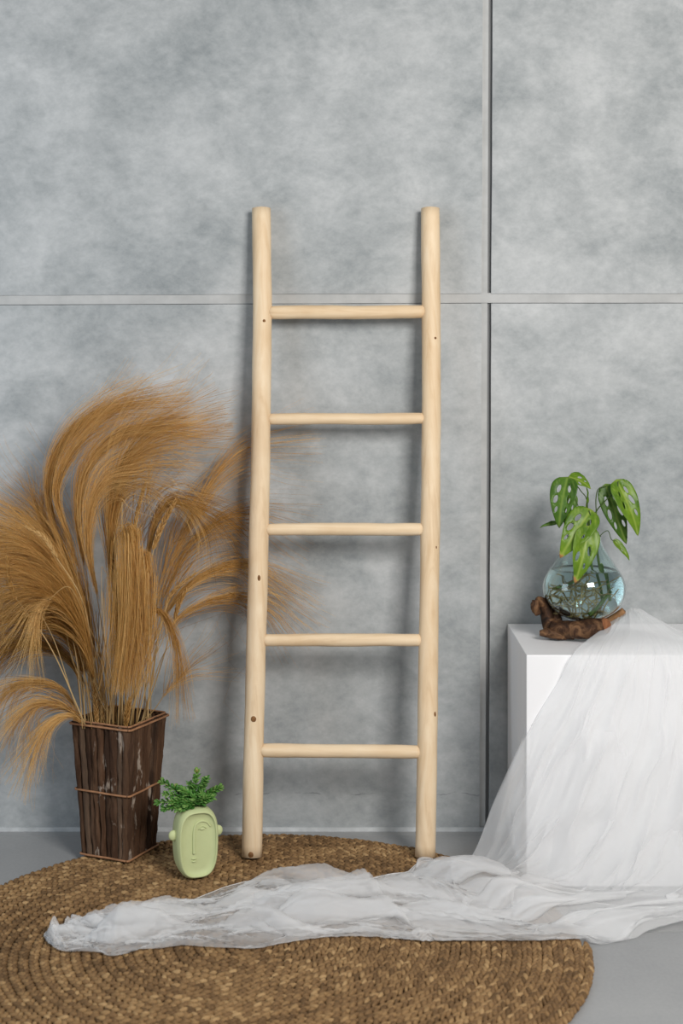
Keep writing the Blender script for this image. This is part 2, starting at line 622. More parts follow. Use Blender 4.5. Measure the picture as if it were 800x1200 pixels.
# ------------------------------------------------------------------ round rug
RC = Vector((-0.175, -0.713))
RR = 0.667
NCOIL = 33
CW = RR / (NCOIL + 0.0)
rug = thing('braided_rug', 'round brown seagrass rug of coiled braids lying on the tile floor', 'rug', loc=(RC.x, RC.y, 0))
tv, tf = sphere_template(6, 4)
for c in range(NCOIL):
    r0 = (c + 0.5) * CW
    nk = max(5, int(2 * PI * r0 / 0.0165))
    V_all, F_all, A_all, base_i = [], [], [], 0
    for row in (-1, 1):
        for k in range(nk):
            s = (k + (0.5 if row > 0 else 0)) / nk
            th = 2 * PI * s
            r = r0 + CW * (s - 0.5) * 0.95 + row * CW * 0.215 + rng.normal(0, 0.0006)
            if r > RR: r = RR
            Lh = 0.0118 * (1 + rng.normal(0, 0.10))
            Wh = CW * 0.285 * (1 + rng.normal(0, 0.12))
            Hh = 0.0058 * (1 + rng.normal(0, 0.10))
            slant = row * 0.52 + rng.normal(0, 0.12)
            ang = th + PI / 2 + slant
            ca, sa = math.cos(ang), math.sin(ang)
            tilt = 0.20 + rng.normal(0, 0.07)
            v = tv * (Lh, Wh, Hh)
            ct, st = math.cos(tilt), math.sin(tilt)
            x = v[:, 0] * ct - v[:, 2] * st
            z = v[:, 0] * st + v[:, 2] * ct
            y = v[:, 1]
            X = x * ca - y * sa + r * math.cos(th)
            Y = x * sa + y * ca + r * math.sin(th)
            Z = np.maximum(z + 0.0060, 0.0006)
            V_all.append(np.stack([X, Y, Z], 1))
            F_all.append(tf + base_i)
            base_i += len(tv)
            A_all.append(np.full(len(tv), np.clip(rng.normal(0.50, 0.23) + 0.30 * mnoise.noise(Vector((r * 9, th * r * 5, 1.0))), 0, 1)))
    mb = MB()
    mb.v, mb.f, mb.attr, mb.n = [np.concatenate(V_all)], [np.concatenate(F_all)], [np.concatenate(A_all)], base_i
    obj('braid_coil', mb.mesh('braid_coil', True, True), MT['rug'], rug, kind='stuff')
# dark jute backing that closes the gaps between the coils
bk = MB()
ring = [(RR * 0.985 * math.cos(2 * PI * k / 96), RR * 0.985 * math.sin(2 * PI * k / 96)) for k in range(96)]
V = [(x, y, 0.0008) for x, y in ring] + [(x, y, 0.003) for x, y in ring] + [(0, 0, 0.003)]
bk.add(V, [(k, (k + 1) % 96, 96 + (k + 1) % 96, 96 + k) for k in range(96)] + [(96 + k, 96 + (k + 1) % 96, 192, 192) for k in range(96)])
obj('backing', bk.mesh('backing', False), m_plain('rug_backing', (0.075, 0.042, 0.02), 0.9, 0.1), rug)

# ------------------------------------------------------------------ ladder
lad = thing('wooden_ladder', 'pale peeled-wood ladder with five rungs leaning on the grey wall', 'ladder', loc=(0, -0.23, RUGT))
Lx = {'l': [(245, 306), (360, 307.5), (490, 305.8), (560, 305), (621, 303.2), (676, 302.3), (751, 300), (840, 298), (880, 297), (1008, 295)],
      'r': [(245, 504), (366, 505), (490, 505.3), (621, 504), (751, 502), (880, 500.5), (1010, 498)]}
FOOT, TOPY, TOPZ = -0.226, -0.028, 1.549


def ladder_pt(side, s):
    z = RUGT + 0.0016 + (TOPZ - RUGT) * s
    Y = FOOT + (TOPY - FOOT) * s
    py = 408 + (H - z) * F / (D + Y)
    ys, xs = zip(*Lx[side])
    return at(float(np.interp(py, ys, xs)), py, Y)


def s_of(py):
    lo, hi = 0.0, 1.0
    for _ in range(40):
        m = (lo + hi) / 2
        z = RUGT + (TOPZ - RUGT) * m
        Y = FOOT + (TOPY - FOOT) * m
        if 408 + (H - z) * F / (D + Y) > py: lo = m
        else: hi = m
    return lo


rails = {}
for side in 'lr':
    pts = [ladder_pt(side, s) for s in np.linspace(0, 1, 60)]
    rad = [0.0240 - 0.0012 * s + 0.0009 * mnoise.noise(Vector((s * 9, 3.3 if side == 'l' else 8.1, 0))) for s in np.linspace(0, 1, 60)]
    mb = MB().tube(pts, rad, 28, True, jit=0.035)
    rails[side] = obj('rail', mb.mesh('rail'), MT['wood_z'], lad)
    me = rails[side].data
    for p in me.polygons:
        if abs(p.normal.z) > 0.9: p.use_smooth = False
RUNG = [(367.2, 366.0, 0.0168), (492, 491, 0.0140), (621.5, 621, 0.0150), (751, 750.5, 0.0150), (880, 882, 0.0160)]
for i, (yl, yr, r) in enumerate(RUNG):
    a = ladder_pt('l', s_of(yl)); b = ladder_pt('r', s_of(yr))
    d = (b - a).normalized()
    a2, b2 = a + d * 0.017, b - d * 0.017
    pts = []
    for s in np.linspace(0, 1, 32):
        p = a2.lerp(b2, s)
        p.z += 0.0018 * mnoise.noise(Vector((s * 2.4, i * 3.7, 0)))
        pts.append(p)
    rad = [r * (0.93 + 0.07 * min(1, 12 * s, 12 * (1 - s))) * (1 + 0.05 * mnoise.noise(Vector((s * 4, i * 2.2 + 5, 1)))) for s in np.linspace(0, 1, 32)]
    obj('rung', MB().tube(pts, rad, 20, True, jit=0.05).mesh('rung'), MT['wood_x'], lad)
under(lad)


def knot(parent, px, py, rx, rz, side):
    c = ladder_pt(side, s_of(py))
    p = at(px, py, c.y)
    dx = p.x - c.x
    R = 0.0238
    dy = math.sqrt(max(1e-6, R * R - dx * dx))
    mb = MB()
    nrm = Vector((dx, -dy, 0)).normalized()
    rot = Vector((0, -1, 0)).rotation_difference(nrm).to_matrix()
    mb.ellipsoid(c + nrm * 0.0222, (rx, 0.0032, rz), rot, 14, 8)
    o = obj('knot', mb.mesh('knot'), MT['knot'], parent)
    return o


for px, py, rx, rz, side in [(304, 677, 0.0040, 0.0085, 'l'), (297.5, 841, 0.0066, 0.0078, 'l'), (294.5, 999, 0.0065, 0.0075, 'l'), (510.5, 641, 0.0020, 0.004, 'r'),
                             (509, 836, 0.0042, 0.0075, 'r'), (310, 377, 0.0040, 0.0040, 'l'), (509.5, 397, 0.0032, 0.0032, 'r')]:
    knot(rails[side], px, py, rx, rz, side)

# ------------------------------------------------------------------ bark planter
BC = Vector((-0.526, -0.181))
E1 = Vector((-0.108, 0.051)).normalized()      # along the left face, away from the front edge
E2 = Vector((0.051, 0.108)).normalized()       # along the right face
BH = 0.318
planter = thing('bark_planter', 'square tapered planter clad in dark bark strips with cane bands, on the rug', 'planter', loc=(BC.x, BC.y, RUGT))


def half(z):
    return 0.061 + (0.079 - 0.061) * (z / BH)


def bark_strip(origin_corner, e, nrm, w0, w1, seed, depth):
    """one strip of bark on a side: from w0 to w1 (0..1 along the side e), following the taper, rough outside"""
    nz, nw = 26, 5
    P_ = np.zeros((nz, nw + 2, 3))
    r = random.Random(seed)
    zt_ = BH + r.uniform(-0.003, 0.001)
    for i in range(nz):
        z = 0.003 + (zt_ - 0.003) * i / (nz - 1)
        h = half(z)
        for j in range(nw + 2):
            jj = min(max(j - 1, 0), nw - 1) / (nw - 1)
            edge = 0.004 * mnoise.noise(Vector((seed * 1.3 + (0 if jj < 0.5 else 7), z * 22, 0)))
            wv = (w0 + (w1 - w0) * jj) * 2 * h - h + edge * (1 if 0 < j < nw + 1 else 1)
            arch = math.sin(PI * min(max(jj, 0.0), 1.0)) ** 0.6
            out = depth * arch + 0.0030 * mnoise.noise(Vector((jj * 3 + seed, z * 34, 3))) + 0.0012 * mnoise.noise(Vector((jj * 8 + seed, z * 90, 5)))
            if j in (0, nw + 1): out = -0.006
            base2 = BC + nrm * (h + out) + e * wv
            P_[i, j] = (base2.x, base2.y, z + RUGT)
    mb = MB()
    mb.grid(P_, a=r.random())
    # end caps
    top = P_[-1]
    c = top.mean(0)
    mb.add(np.vstack([top, P_[-1][[0, -1]]]), [(k, k + 1, nw + 1, nw + 1) for k in range(nw)] if False else [(0, k, k + 1, k + 1) for k in range(1, nw + 1)], r.random())
    return mb.mesh('bark_strip', True, True)


seed = 0
for e, nrm in ((E1, -E2), (E2, -E1), (E1, E2), (E2, E1)):
    wts = [random.uniform(0.7, 1.5) for _ in range(9)]
    tot = sum(wts)
    acc = 0
    for w in wts:
        seed += 1
        obj('bark_strip', bark_strip(None, e, nrm, acc / tot, (acc + w) / tot, seed, random.uniform(0.0025, 0.0075)), MT['bark'], planter)
        acc += w


def ring_pts(z, off):
    h = half(z) + off
    c = [BC - E1 * h - E2 * h, BC + E1 * h - E2 * h, BC + E1 * h + E2 * h, BC - E1 * h + E2 * h]
    out = []
    for a, b in zip(c, c[1:] + c[:1]):
        for s in (0.03, 0.2, 0.4, 0.6, 0.8, 0.97):
            p = a.lerp(b, s)
            wv = 0.0012 * mnoise.noise(Vector((p.x * 30, p.y * 30, z * 9)))
            out.append((p.x, p.y, z + RUGT + wv))
    out.append(out[0])
    return out


for z, r, off in ((BH - 0.006, 0.0026, 0.0065), (0.157, 0.0025, 0.0062), (0.004, 0.0026, 0.0062)):
    obj('cane_band', MB().tube(ring_pts(z, off), r, 8, False).mesh('cane_band'), MT['cane'], planter)
obj('cane_band', MB().tube(ring_pts(BH + 0.0005, 0.0005), 0.0022, 8, False).mesh('cane_band'), MT['cane'], planter)
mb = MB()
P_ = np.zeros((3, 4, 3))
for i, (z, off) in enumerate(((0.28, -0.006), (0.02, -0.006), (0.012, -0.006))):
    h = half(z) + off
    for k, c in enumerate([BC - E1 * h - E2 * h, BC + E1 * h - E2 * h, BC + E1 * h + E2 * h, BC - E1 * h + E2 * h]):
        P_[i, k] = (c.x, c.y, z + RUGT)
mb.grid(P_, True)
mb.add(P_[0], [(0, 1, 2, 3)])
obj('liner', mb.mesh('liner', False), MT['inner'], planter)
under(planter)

# ------------------------------------------------------------------ dried grass
CY = BC.y


def hairs(paths, radii, shade):
    """paths (N, n, 3) -> three-sided tapering tubes"""
    N, n, _ = paths.shape
    tan = np.gradient(paths, axis=1)
    tan /= np.linalg.norm(tan, axis=2, keepdims=True) + 1e-12
    ref = np.array([0.31, -0.9, 0.29])
    u = np.cross(tan, ref)
    u /= np.linalg.norm(u, axis=2, keepdims=True) + 1e-12
    w = np.cross(tan, u)
    rad = np.asarray(radii)
    if rad.ndim == 1: rad = np.broadcast_to(rad, (N, n))
    V = np.stack([paths + rad[..., None] * (math.cos(a) * u + math.sin(a) * w) for a in (0, 2.094, 4.189)], 2)
    idx = np.arange(N * n * 3).reshape(N, n, 3)
    q = []
    for k in range(3):
        k2 = (k + 1) % 3
        q.append(np.stack([idx[:, :-1, k], idx[:, :-1, k2], idx[:, 1:, k2], idx[:, 1:, k]], -1).reshape(-1, 4))
    mb = MB()
    mb.add(V.reshape(-1, 3), np.concatenate(q), np.repeat(np.asarray(shade), n * 3))
    return mb


def spine_world(ctrl):
    return catmull([at(*c) for c in ctrl], 80)


def plume(label, ctrl, spread, nh, tone=0.5, s_lo=0.12, group='feathery plumes in the bark planter', droop=0.03, stem_r=0.0014, reach=1.0, dens=1.2, s_min=0.05, root=0.0026, fan=1.2):
    """ctrl: px, py, Y along the plume from the bottom of its hair to the tip; the stem runs from there into the planter"""
    t = thing('dried_grass_plume', label, 'dried grass', group)
    S = spine_world(ctrl)
    base = S[0]
    # stem
    foot = Vector((BC.x + np.clip((base[0] - BC.x) * 0.22, -0.04, 0.04) + random.uniform(-0.012, 0.012), BC.y + random.uniform(-0.03, 0.02), 0.30))
    t.location = (foot.x, foot.y, foot.z)
    dirn = (S[3] - S[0]) / (np.linalg.norm(S[3] - S[0]) + 1e-9)
    ln = np.linalg.norm(base - np.array(foot))
    ctrl2 = np.array(base) - dirn * ln * 0.35
    stem = [np.array(foot)] + [((1 - s) ** 2) * np.array(foot) + 2 * s * (1 - s) * ctrl2 + s * s * base for s in (0.2, 0.4, 0.6, 0.8, 1.0)]
    k_end = 34
    pts = np.vstack([np.array(stem), S[4:k_end:4]])
    mb = MB().tube(pts, np.linspace(stem_r, stem_r * 0.35, len(pts)), 6, True, a=0.45 + 0.3 * random.random())
    so = obj('stem', mb.mesh('stem', True, True), MT['straw'], t)
    # hair
    n = 12
    N = int(nh * dens)
    s0 = s_min + (1 - s_min) * rng.uniform(0.0, s_lo + 0.42, N) ** 1.15
    s1 = np.clip(s0 + rng.uniform(0.42, 0.80, N), 0, 1.10 * reach)
    ss = s0[:, None] + (s1 - s0)[:, None] * np.linspace(0, 1, n)[None]
    idx = np.clip(ss, 0, 1) * 79
    i0 = np.clip(idx.astype(int), 0, 78)
    fr = idx - i0
    base_p = S[i0] * (1 - fr[..., None]) + S[i0 + 1] * fr[..., None]
    over = np.clip(ss - 1, 0, None)[..., None]
    tip_dir = S[79] - S[72]
    tip_dir = tip_dir / np.linalg.norm(tip_dir)
    Ltot = np.linalg.norm(np.diff(S, axis=0), axis=1).sum()
    base_p = base_p + over * tip_dir * Ltot
    tang = np.gradient(S, axis=0)
    tang /= np.linalg.norm(tang, axis=1, keepdims=True)
    tg = tang[i0]
    side = np.cross(tg, np.array([0, -1.0, 0]))
    side /= np.linalg.norm(side, axis=2, keepdims=True) + 1e-9
    out = np.cross(side, tg)
    nc = 16
    cl = rng.integers(0, nc, N)
    g1 = rng.normal(0, 1.0, nc)[cl] + rng.normal(0, 0.38, N); g2 = rng.normal(0, 1.0, nc)[cl] + rng.normal(0, 0.38, N)
    grow = (ss - s0[:, None]) ** fan
    amp = spread * grow * (0.55 + 0.75 * ss)
    off = side * (g1[:, None] * amp)[..., None] + out * (g2[:, None] * amp * 0.75)[..., None]
    root_off = side * (rng.normal(0, root, N))[:, None, None] + out * (rng.normal(0, root, N))[:, None, None]
    paths = base_p + off + root_off
    paths[..., 2] -= droop * (grow ** 1.5) * rng.uniform(0.2, 1.4, N)[:, None]
    wav = rng.normal(0, 0.007, (N, 1)) * np.sin(ss * 9 + rng.uniform(0, 6, (N, 1)))
    paths = paths + side * wav[..., None] * grow[..., None]
    paths[..., 1] = np.minimum(paths[..., 1], -0.012 - 0.004 * rng.random((N, 1)))
    # whatever reaches the ladder passes behind its rail
    near = np.clip((paths[..., 0] + 0.33) / 0.08, 0, 1)
    paths[..., 1] = paths[..., 1] * (1 - near) + np.maximum(paths[..., 1], -0.065) * near
    rad = np.linspace(1, 0.35, n)[None] * rng.uniform(0.00030, 0.00062, (N, 1))
    sh = np.clip(rng.normal(tone + 0.12, 0.15, N) + rng.normal(0, 0.16, nc)[cl], 0, 1)
    obj('plume_hair', hairs(paths, rad, sh).mesh('plume_hair', True, True), MT['plume'], t, kind='stuff')
    under(t)
    return t


LT = 'tall golden plume of dried grass bending over at its tip above the planter'
LL = 'long tawny plume of dried grass sweeping sideways away from the ladder'
LR = 'thin feathery plume of dried grass reaching behind the ladder rail'
LD = 'drooping plume of dried grass hanging low over the planter side'
LF = 'dense straight plume hanging down in front of the other stems'
GT, GL, GR, GD = 'tall plumes', 'sweeping plumes', 'plumes behind the ladder', 'drooping plumes'
c = CY
# tall ones
plume('tallest dried grass plume, curving like a hook above all the others', [(98, 742, c), (76, 660, c), (58, 590, c), (64, 540, c), (92, 500, c - .01), (138, 476, c - .02), (186, 468, c - .03)], 0.055, 330, 0.55, group=GT, s_min=0.16)
plume('pale feather plume nested inside the hook of the tallest plume', [(100, 745, c - .02), (86, 650, c - .02), (66, 580, c - .03), (84, 528, c - .04), (116, 492, c - .05), (150, 462, c - .06)], 0.045, 200, 0.68, group=GT, s_min=0.16)
plume('broad golden plume arching right under the tallest one', [(112, 740, c - .03), (98, 660, c - .04), (92, 600, c - .05), (105, 545, c - .06), (145, 510, c - .07), (195, 503, c - .08), (232, 506, c - .09)], 0.075, 320, 0.60, group=GT, s_min=0.16)
plume("golden plume whose tip stretches nearest the ladder's second rung", [(130, 740, c - .03), (128, 660, c - .05), (132, 590, c - .06), (150, 540, c - .07), (185, 508, c - .08), (232, 492, c - .08)], 0.085, 320, 0.60, group=GT, s_min=0.16)
plume('short pale plume curling over inside the tall arching plumes', [(124, 760, c - .04), (112, 690, c - .06), (104, 640, c - .07), (108, 590, c - .08), (128, 558, c - .09), (160, 548, c - .10)], 0.05, 240, 0.72, group=GT, s_min=0.16)
plume('brown plume rising straight behind the slim golden seed spike', [(138, 760, c - .02), (134, 690, c - .03), (130, 630, c - .04), (136, 575, c - .05), (162, 545, c - .06), (210, 540, c - .07)], 0.075, 260, 0.55, group=GT, s_min=0.16)
plume('small brown plume sticking up between the tall and the sweeping plumes', [(92, 720, c + .02), (70, 660, c + .03), (50, 610, c + .04), (42, 585, c + .05), (36, 560, c + .06)], 0.05, 150, 0.40, group=GT, s_min=0.16)
# the left mass
for k, (b, spr, tone) in enumerate([
    ([(106, 790, c), (88, 715, c - .01), (50, 655, c - .02), (5, 620, c - .03), (-50, 605, c - .04)], 0.10, 0.42),
    ([(104, 790, c - .03), (84, 720, c - .05), (45, 672, c - .07), (0, 648, c - .09), (-60, 650, c - .10)], 0.10, 0.50),
    ([(108, 800, c - .05), (88, 735, c - .08), (50, 690, c - .11), (5, 675, c - .13), (-45, 690, c - .15)], 0.09, 0.55),
    ([(106, 800, c + .01), (82, 740, c + .02), (40, 705, c + .02), (-10, 700, c + .02), (-60, 720, c + .02)], 0.10, 0.25),
    ([(104, 805, c - .02), (80, 750, c - .03), (40, 725, c - .04), (-5, 730, c - .05), (-45, 755, c - .06)], 0.09, 0.25),
    ([(104, 815, c + .02), (78, 770, c + .03), (38, 752, c + .03), (-5, 762, c + .03), (-40, 785, c + .03)], 0.07, 0.22),
    ([(112, 795, c - .06), (94, 720, c - .09), (62, 665, c - .11), (25, 640, c - .13), (-25, 640, c - .15)], 0.09, 0.50),
    ([(114, 790, c + .03), (98, 705, c + .05), (68, 640, c + .07), (30, 610, c + .08), (-20, 590, c + .09)], 0.10, 0.38),
    ([(114, 810, c - .07), (96, 745, c - .11), (66, 705, c - .14), (30, 695, c - .17), (-10, 712, c - .19)], 0.08, 0.42),
    ([(116, 815, c - .03), (100, 760, c - .04), (74, 715, c - .05), (35, 690, c - .05), (-20, 685, c - .06)], 0.10, 0.20),
]):
    plume(LL, b, spr, 330, tone, group=GL)
# low drooping ones on the left
plume('drooping plume beside the planter rim with its tip halfway down the planter', [(100, 848, c - .03), (75, 828, c - .06), (42, 826, c - .09), (18, 850, c - .11), (0, 885, c - .12)], 0.055, 170, 0.58, group=GD)
plume('lowest plume, falling over the planter rim and hanging beside the bark', [(102, 850, c - .05), (80, 838, c - .09), (55, 850, c - .12), (35, 880, c - .14), (18, 915, c - .15)], 0.040, 150, 0.66, group=GD)
plume('wide pale plume drooping over the two lowest hanging plumes', [(98, 840, c), (68, 805, c - .02), (30, 800, c - .04), (0, 815, c - .05), (-25, 850, c - .05)], 0.070, 190, 0.45, group=GD)
plume('small yellow plume tip hanging in front of the sweeping plumes', [(90, 720, c - .12), (62, 700, c - .15), (45, 715, c - .17), (38, 750, c - .18), (36, 785, c - .18)], 0.03, 90, 0.66, group=GD)
# right side
plume('thin plume crossing behind the ladder just below the second rung from the top', [(178, 730, c + .03), (200, 660, c + .05), (228, 600, c + .07), (258, 550, c + .09), (292, 520, c + .11), (345, 508, c + .13)], 0.055, 120, 0.52, group=GR, dens=0.9, s_min=0.16, fan=0.95)
plume('feathery plume reaching behind the ladder rail just under the third rung', [(172, 770, c), (196, 715, c + .02), (232, 678, c + .04), (275, 664, c + .07), (310, 672, c + .10), (350, 695, c + .12)], 0.055, 170, 0.58, group=GR, dens=0.9, s_min=0.16, fan=0.95)
plume('thin drooping plume passing behind the ladder rail above the fourth rung', [(172, 790, c), (200, 735, c + .03), (236, 708, c + .06), (280, 700, c + .09), (318, 712, c + .12), (345, 735, c + .13)], 0.060, 130, 0.45, group=GR, dens=0.9, s_min=0.16, fan=0.95)
plume('hazy brown plume touching the ladder rail just above the third rung', [(172, 760, c + .02), (196, 690, c + .05), (222, 640, c + .08), (262, 606, c + .11), (305, 598, c + .13), (345, 606, c + .14)], 0.065, 130, 0.42, group=GR, dens=0.9, s_min=0.16, fan=0.95)
plume('short wispy plume low beside the planter rim, ending before the ladder', [(182, 830, c + .02), (200, 805, c + .04), (228, 780, c + .06), (262, 765, c + .08)], 0.045, 60, 0.45, group=GR, dens=0.9, s_min=0.16, fan=0.95)
plume('brown plume curling over and down behind the thick orange seed spike', [(168, 700, c), (180, 620, c), (200, 590, c), (226, 598, c - .01), (246, 622, c - .02), (258, 655, c - .02)], 0.06, 160, 0.40, group=GD)
plume('narrow brown plume falling beside the hanging column of grass', [(166, 740, c - .06), (180, 715, c - .08), (198, 728, c - .10), (210, 770, c - .11), (214, 825, c - .11)], 0.022, 110, 0.40, group=GD)
GH = 'hazy wisps behind the tall plumes'
LH = 'loose hazy wisp of fine grass hairs spreading towards the ladder'
plume(LH, [(170, 760, c + .03), (186, 690, c + .05), (206, 630, c + .06), (240, 590, c + .08), (288, 575, c + .10)], 0.16, 90, 0.45, group=GH, dens=1.0, fan=0.9)
plume(LH, [(170, 780, c + .02), (192, 720, c + .04), (220, 670, c + .06), (258, 640, c + .08), (300, 640, c + .10)], 0.15, 90, 0.50, group=GH, dens=1.0, fan=0.9)
plume(LH, [(150, 720, c + .03), (160, 640, c + .04), (176, 580, c + .05), (205, 545, c + .06), (245, 535, c + .08)], 0.15, 90, 0.50, group=GH, dens=1.0, fan=0.9)
# hanging down in front
plume(LF, [(148, 720, c - .05), (149, 660, c - .09), (151, 624, c - .13), (152, 655, c - .17), (152, 730, c - .18), (148, 786, c - .18)], 0.030, 330, 0.52, group='hanging plumes', droop=0.0, s_min=0.30, dens=1.3, root=0.012)
plume(LF, [(158, 725, c - .04), (162, 668, c - .08), (166, 652, c - .11), (168, 680, c - .15), (168, 740, c - .16), (165, 778, c - .16)], 0.025, 220, 0.50, group='hanging plumes', droop=0.0, s_min=0.30, dens=1.3, root=0.012)
plume(LF, [(138, 730, c - .05), (137, 670, c - .08), (137, 668, c - .11), (139, 700, c - .14), (140, 750, c - .15), (142, 782, c - .15)], 0.025, 200, 0.46, group='hanging plumes', droop=0.0, s_min=0.30, dens=1.3, root=0.012)


def grass_ear(label, ctrl_stem, ctrl_ear, r=0.0062, n=90, group=None, tone=0.5):
    """a wheat-like spike: a straw stalk and a body of overlapping husks"""
    t = thing('grass_spike', label, 'dried grass', group)
    S = catmull([at(*q) for q in ctrl_stem], 16)
    t.location = tuple(S[0])
    obj('stalk', MB().tube(S, np.linspace(0.0017, 0.0010, 16), 6, a=0.75).mesh('stalk', True, True), MT['straw'], t)
    E = catmull([at(*q) for q in ctrl_ear], 30)
    mb = MB()
    tan = np.gradient(E, axis=0); tan /= np.linalg.norm(tan, axis=1, keepdims=True)
    for k in range(n):
        s = k / n
        i = int(s * 29)
        prof = math.sin(PI * (0.12 + 0.86 * s)) ** 0.7
        ang = k * 2.399
        z_ = Vector(tan[i])
        x_ = z_.cross(Vector((0.2, -1, 0.1))).normalized()
        y_ = z_.cross(x_)
        rad = x_ * math.cos(ang) + y_ * math.sin(ang)
        d = (z_ * 1.0 + rad * 0.42).normalized()
        R = d.to_track_quat('Z', 'Y').to_matrix()
        cpos = Vector(E[i]) + rad * r * prof * 0.62
        mb.ellipsoid(cpos, (0.0016, 0.0016, 0.0062), R, 5, 4, a=float(np.clip(random.gauss(tone, 0.2), 0, 1)))
    obj('spike_husks', mb.mesh('spike_husks', True, True), MT['ear'], t, kind='stuff')
    under(t)
    return t


LE = 'upright wheat-like grass spike on a pale straw stalk'
grass_ear('thick orange-brown seed spike rising right of the hanging plume', [(150, 850, c), (165, 740, c - .02), (177, 660, c - .03), (181, 640, c - .03)], [(180, 642, c - .03), (190, 615, c - .03), (207, 584, c - .03)], 0.0085, 130, tone=0.55)
grass_ear('slim golden seed spike with tip above the hanging plume', [(140, 850, c), (150, 740, c - .03), (155, 650, c - .04), (157, 622, c - .04)], [(157, 624, c - .04), (162, 596, c - .04), (171, 563, c - .04)], 0.0055, 100, tone=0.6)
grass_ear('seed spike half sunk in the top of the hanging plume', [(145, 850, c), (152, 760, c - .05), (156, 700, c - .09)], [(156, 702, c - .12), (158, 665, c - .13), (160, 628, c - .13)], 0.0065, 100, tone=0.5)
grass_ear('bowed pale seed spike among the plumes on the wall side', [(118, 850, c), (108, 760, c - .08), (95, 700, c - .14), (64, 650, c - .17)], [(66, 652, c - .17), (52, 630, c - .17), (30, 617, c - .17)], 0.0055, 90, tone=0.78)
grass_ear('loose yellow seed spike leaning towards the ladder', [(160, 850, c), (180, 770, c - .01), (196, 705, c - .01)], [(194, 708, c - .01), (206, 690, c - .01), (230, 671, c - .01)], 0.0048, 60, tone=0.72)
grass_ear('short amber seed spike on a straw leaning towards the ladder', [(165, 850, c), (190, 775, c - .02), (205, 722, c - .03)], [(205, 724, c - .03), (210, 706, c - .03), (219, 690, c - .03)], 0.0065, 70, tone=0.5)
grass_ear('stubby tan seed spike standing at the planter rim beside the left stems', [(112, 860, c - .04), (113, 848, c - .045)], [(114, 852, c - .05), (112, 825, c - .05), (110, 796, c - .05)], 0.0065, 90, tone=0.6)
grass_ear('short brown seed spike at the planter rim below the hanging plume', [(147, 862, c - .06), (147, 850, c - .065)], [(147, 852, c - .065), (149, 836, c - .07), (152, 818, c - .07)], 0.0085, 90, tone=0.35)
grass_ear('small dark seed spike peeking out of the sweeping plumes', [(100, 850, c - .1), (60, 760, c - .14), (18, 700, c - .16)], [(18, 702, c - .18), (12, 682, c - .18), (8, 650, c - .18)], 0.005, 60, tone=0.3)
# bare straws
for k, pts in enumerate([
    [(96, 852, c - .02), (80, 800, c - .06), (64, 752, c - .10), (46, 716, c - .13)],
    [(118, 852, c), (116, 800, c - .06), (110, 760, c - .09), (84, 690, c - .16), (56, 703, c - .17)],
    [(124, 855, c - .02), (120, 800, c - .05), (114, 768, c - .07), (112, 720, c - .09)],
    [(133, 856, c - .03), (128, 815, c - .06), (120, 780, c - .08), (114, 764, c - .08)],
    [(152, 852, c - .02), (158, 820, c - .05), (170, 790, c - .06), (178, 770, c - .06)],
    [(168, 850, c), (176, 810, c - .02), (190, 770, c - .03), (200, 755, c - .03)],
    [(164, 852, c), (178, 800, c - .01), (186, 742, c - .01), (203, 690, c - .01)],
    [(143, 858, c - .05), (144, 700, c - .12), (143, 640, c - .14), (143, 588, c - .15)],
    [(138, 858, c - .05), (140, 820, c - .09), (146, 800, c - .1), (152, 775, c - .1)],
    [(176, 846, c + .01), (170, 815, c), (168, 780, c), (160, 740, c)],
    [(128, 856, c - .04), (132, 800, c - .05), (138, 760, c - .06), (134, 720, c - .07)],
    [(104, 852, c - .02), (100, 810, c - .03), (84, 770, c - .05), (70, 700, c - .06)],
]):
    S = catmull([at(*q) for q in pts], 24)
    o = obj('straw', MB().tube(S, np.linspace(0.0014, 0.0007, 24), 6, a=0.5 + 0.4 * random.random()).mesh('straw', True, True), MT['straw'])
    tag(o, 'bare pale straw standing in the bark planter', 'straw', 'bare straws in the bark planter')

rs = random.Random(31)
for k in range(52):
    x0 = rs.uniform(96, 178)
    dY = rs.uniform(-.07, .05)
    lean_ = (x0 - 138) * rs.uniform(0.1, 0.7) + rs.uniform(-10, 10)
    hgt = rs.uniform(70, 170)
    pts = [(x0, 854, c + dY), (x0 + lean_ * 0.3, 854 - hgt * 0.4, c + dY), (x0 + lean_ * 0.7, 854 - hgt * 0.75, c + dY * 1.2), (x0 + lean_ * 1.2, 854 - hgt, c + dY * 1.3)]
    S = catmull([at(*q) for q in pts], 16)
    o = obj('straw', MB().tube(S, np.linspace(0.0013, 0.0006, 16), 5, a=rs.uniform(0.0, 0.8)).mesh('straw', True, True), MT['straw'])
    tag(o, 'bare pale straw standing in the bark planter', 'straw', 'bare straws in the bark planter')

# ------------------------------------------------------------------ green face vase
FC = at(229, 1024, -0.350)
FC.z = RUGT
face = thing('face_vase', 'pale sage-green ceramic vase with a moulded abstract face and round ears', 'vase', loc=FC)
face.rotation_euler = (0, 0, math.radians(21))
FW, FHt, FT = 0.0485, 0.0790, 0.030            # half width, half height, half thickness


def outline(ph, n=3.1):
    c_, s_ = math.cos(ph), math.sin(ph)
    x = math.copysign(abs(c_) ** (2 / n), c_)
    z = math.copysign(abs(s_) ** (2 / n), s_)
    x *= 1.0 - 0.06 * (z < 0) * abs(z)
    return x, z


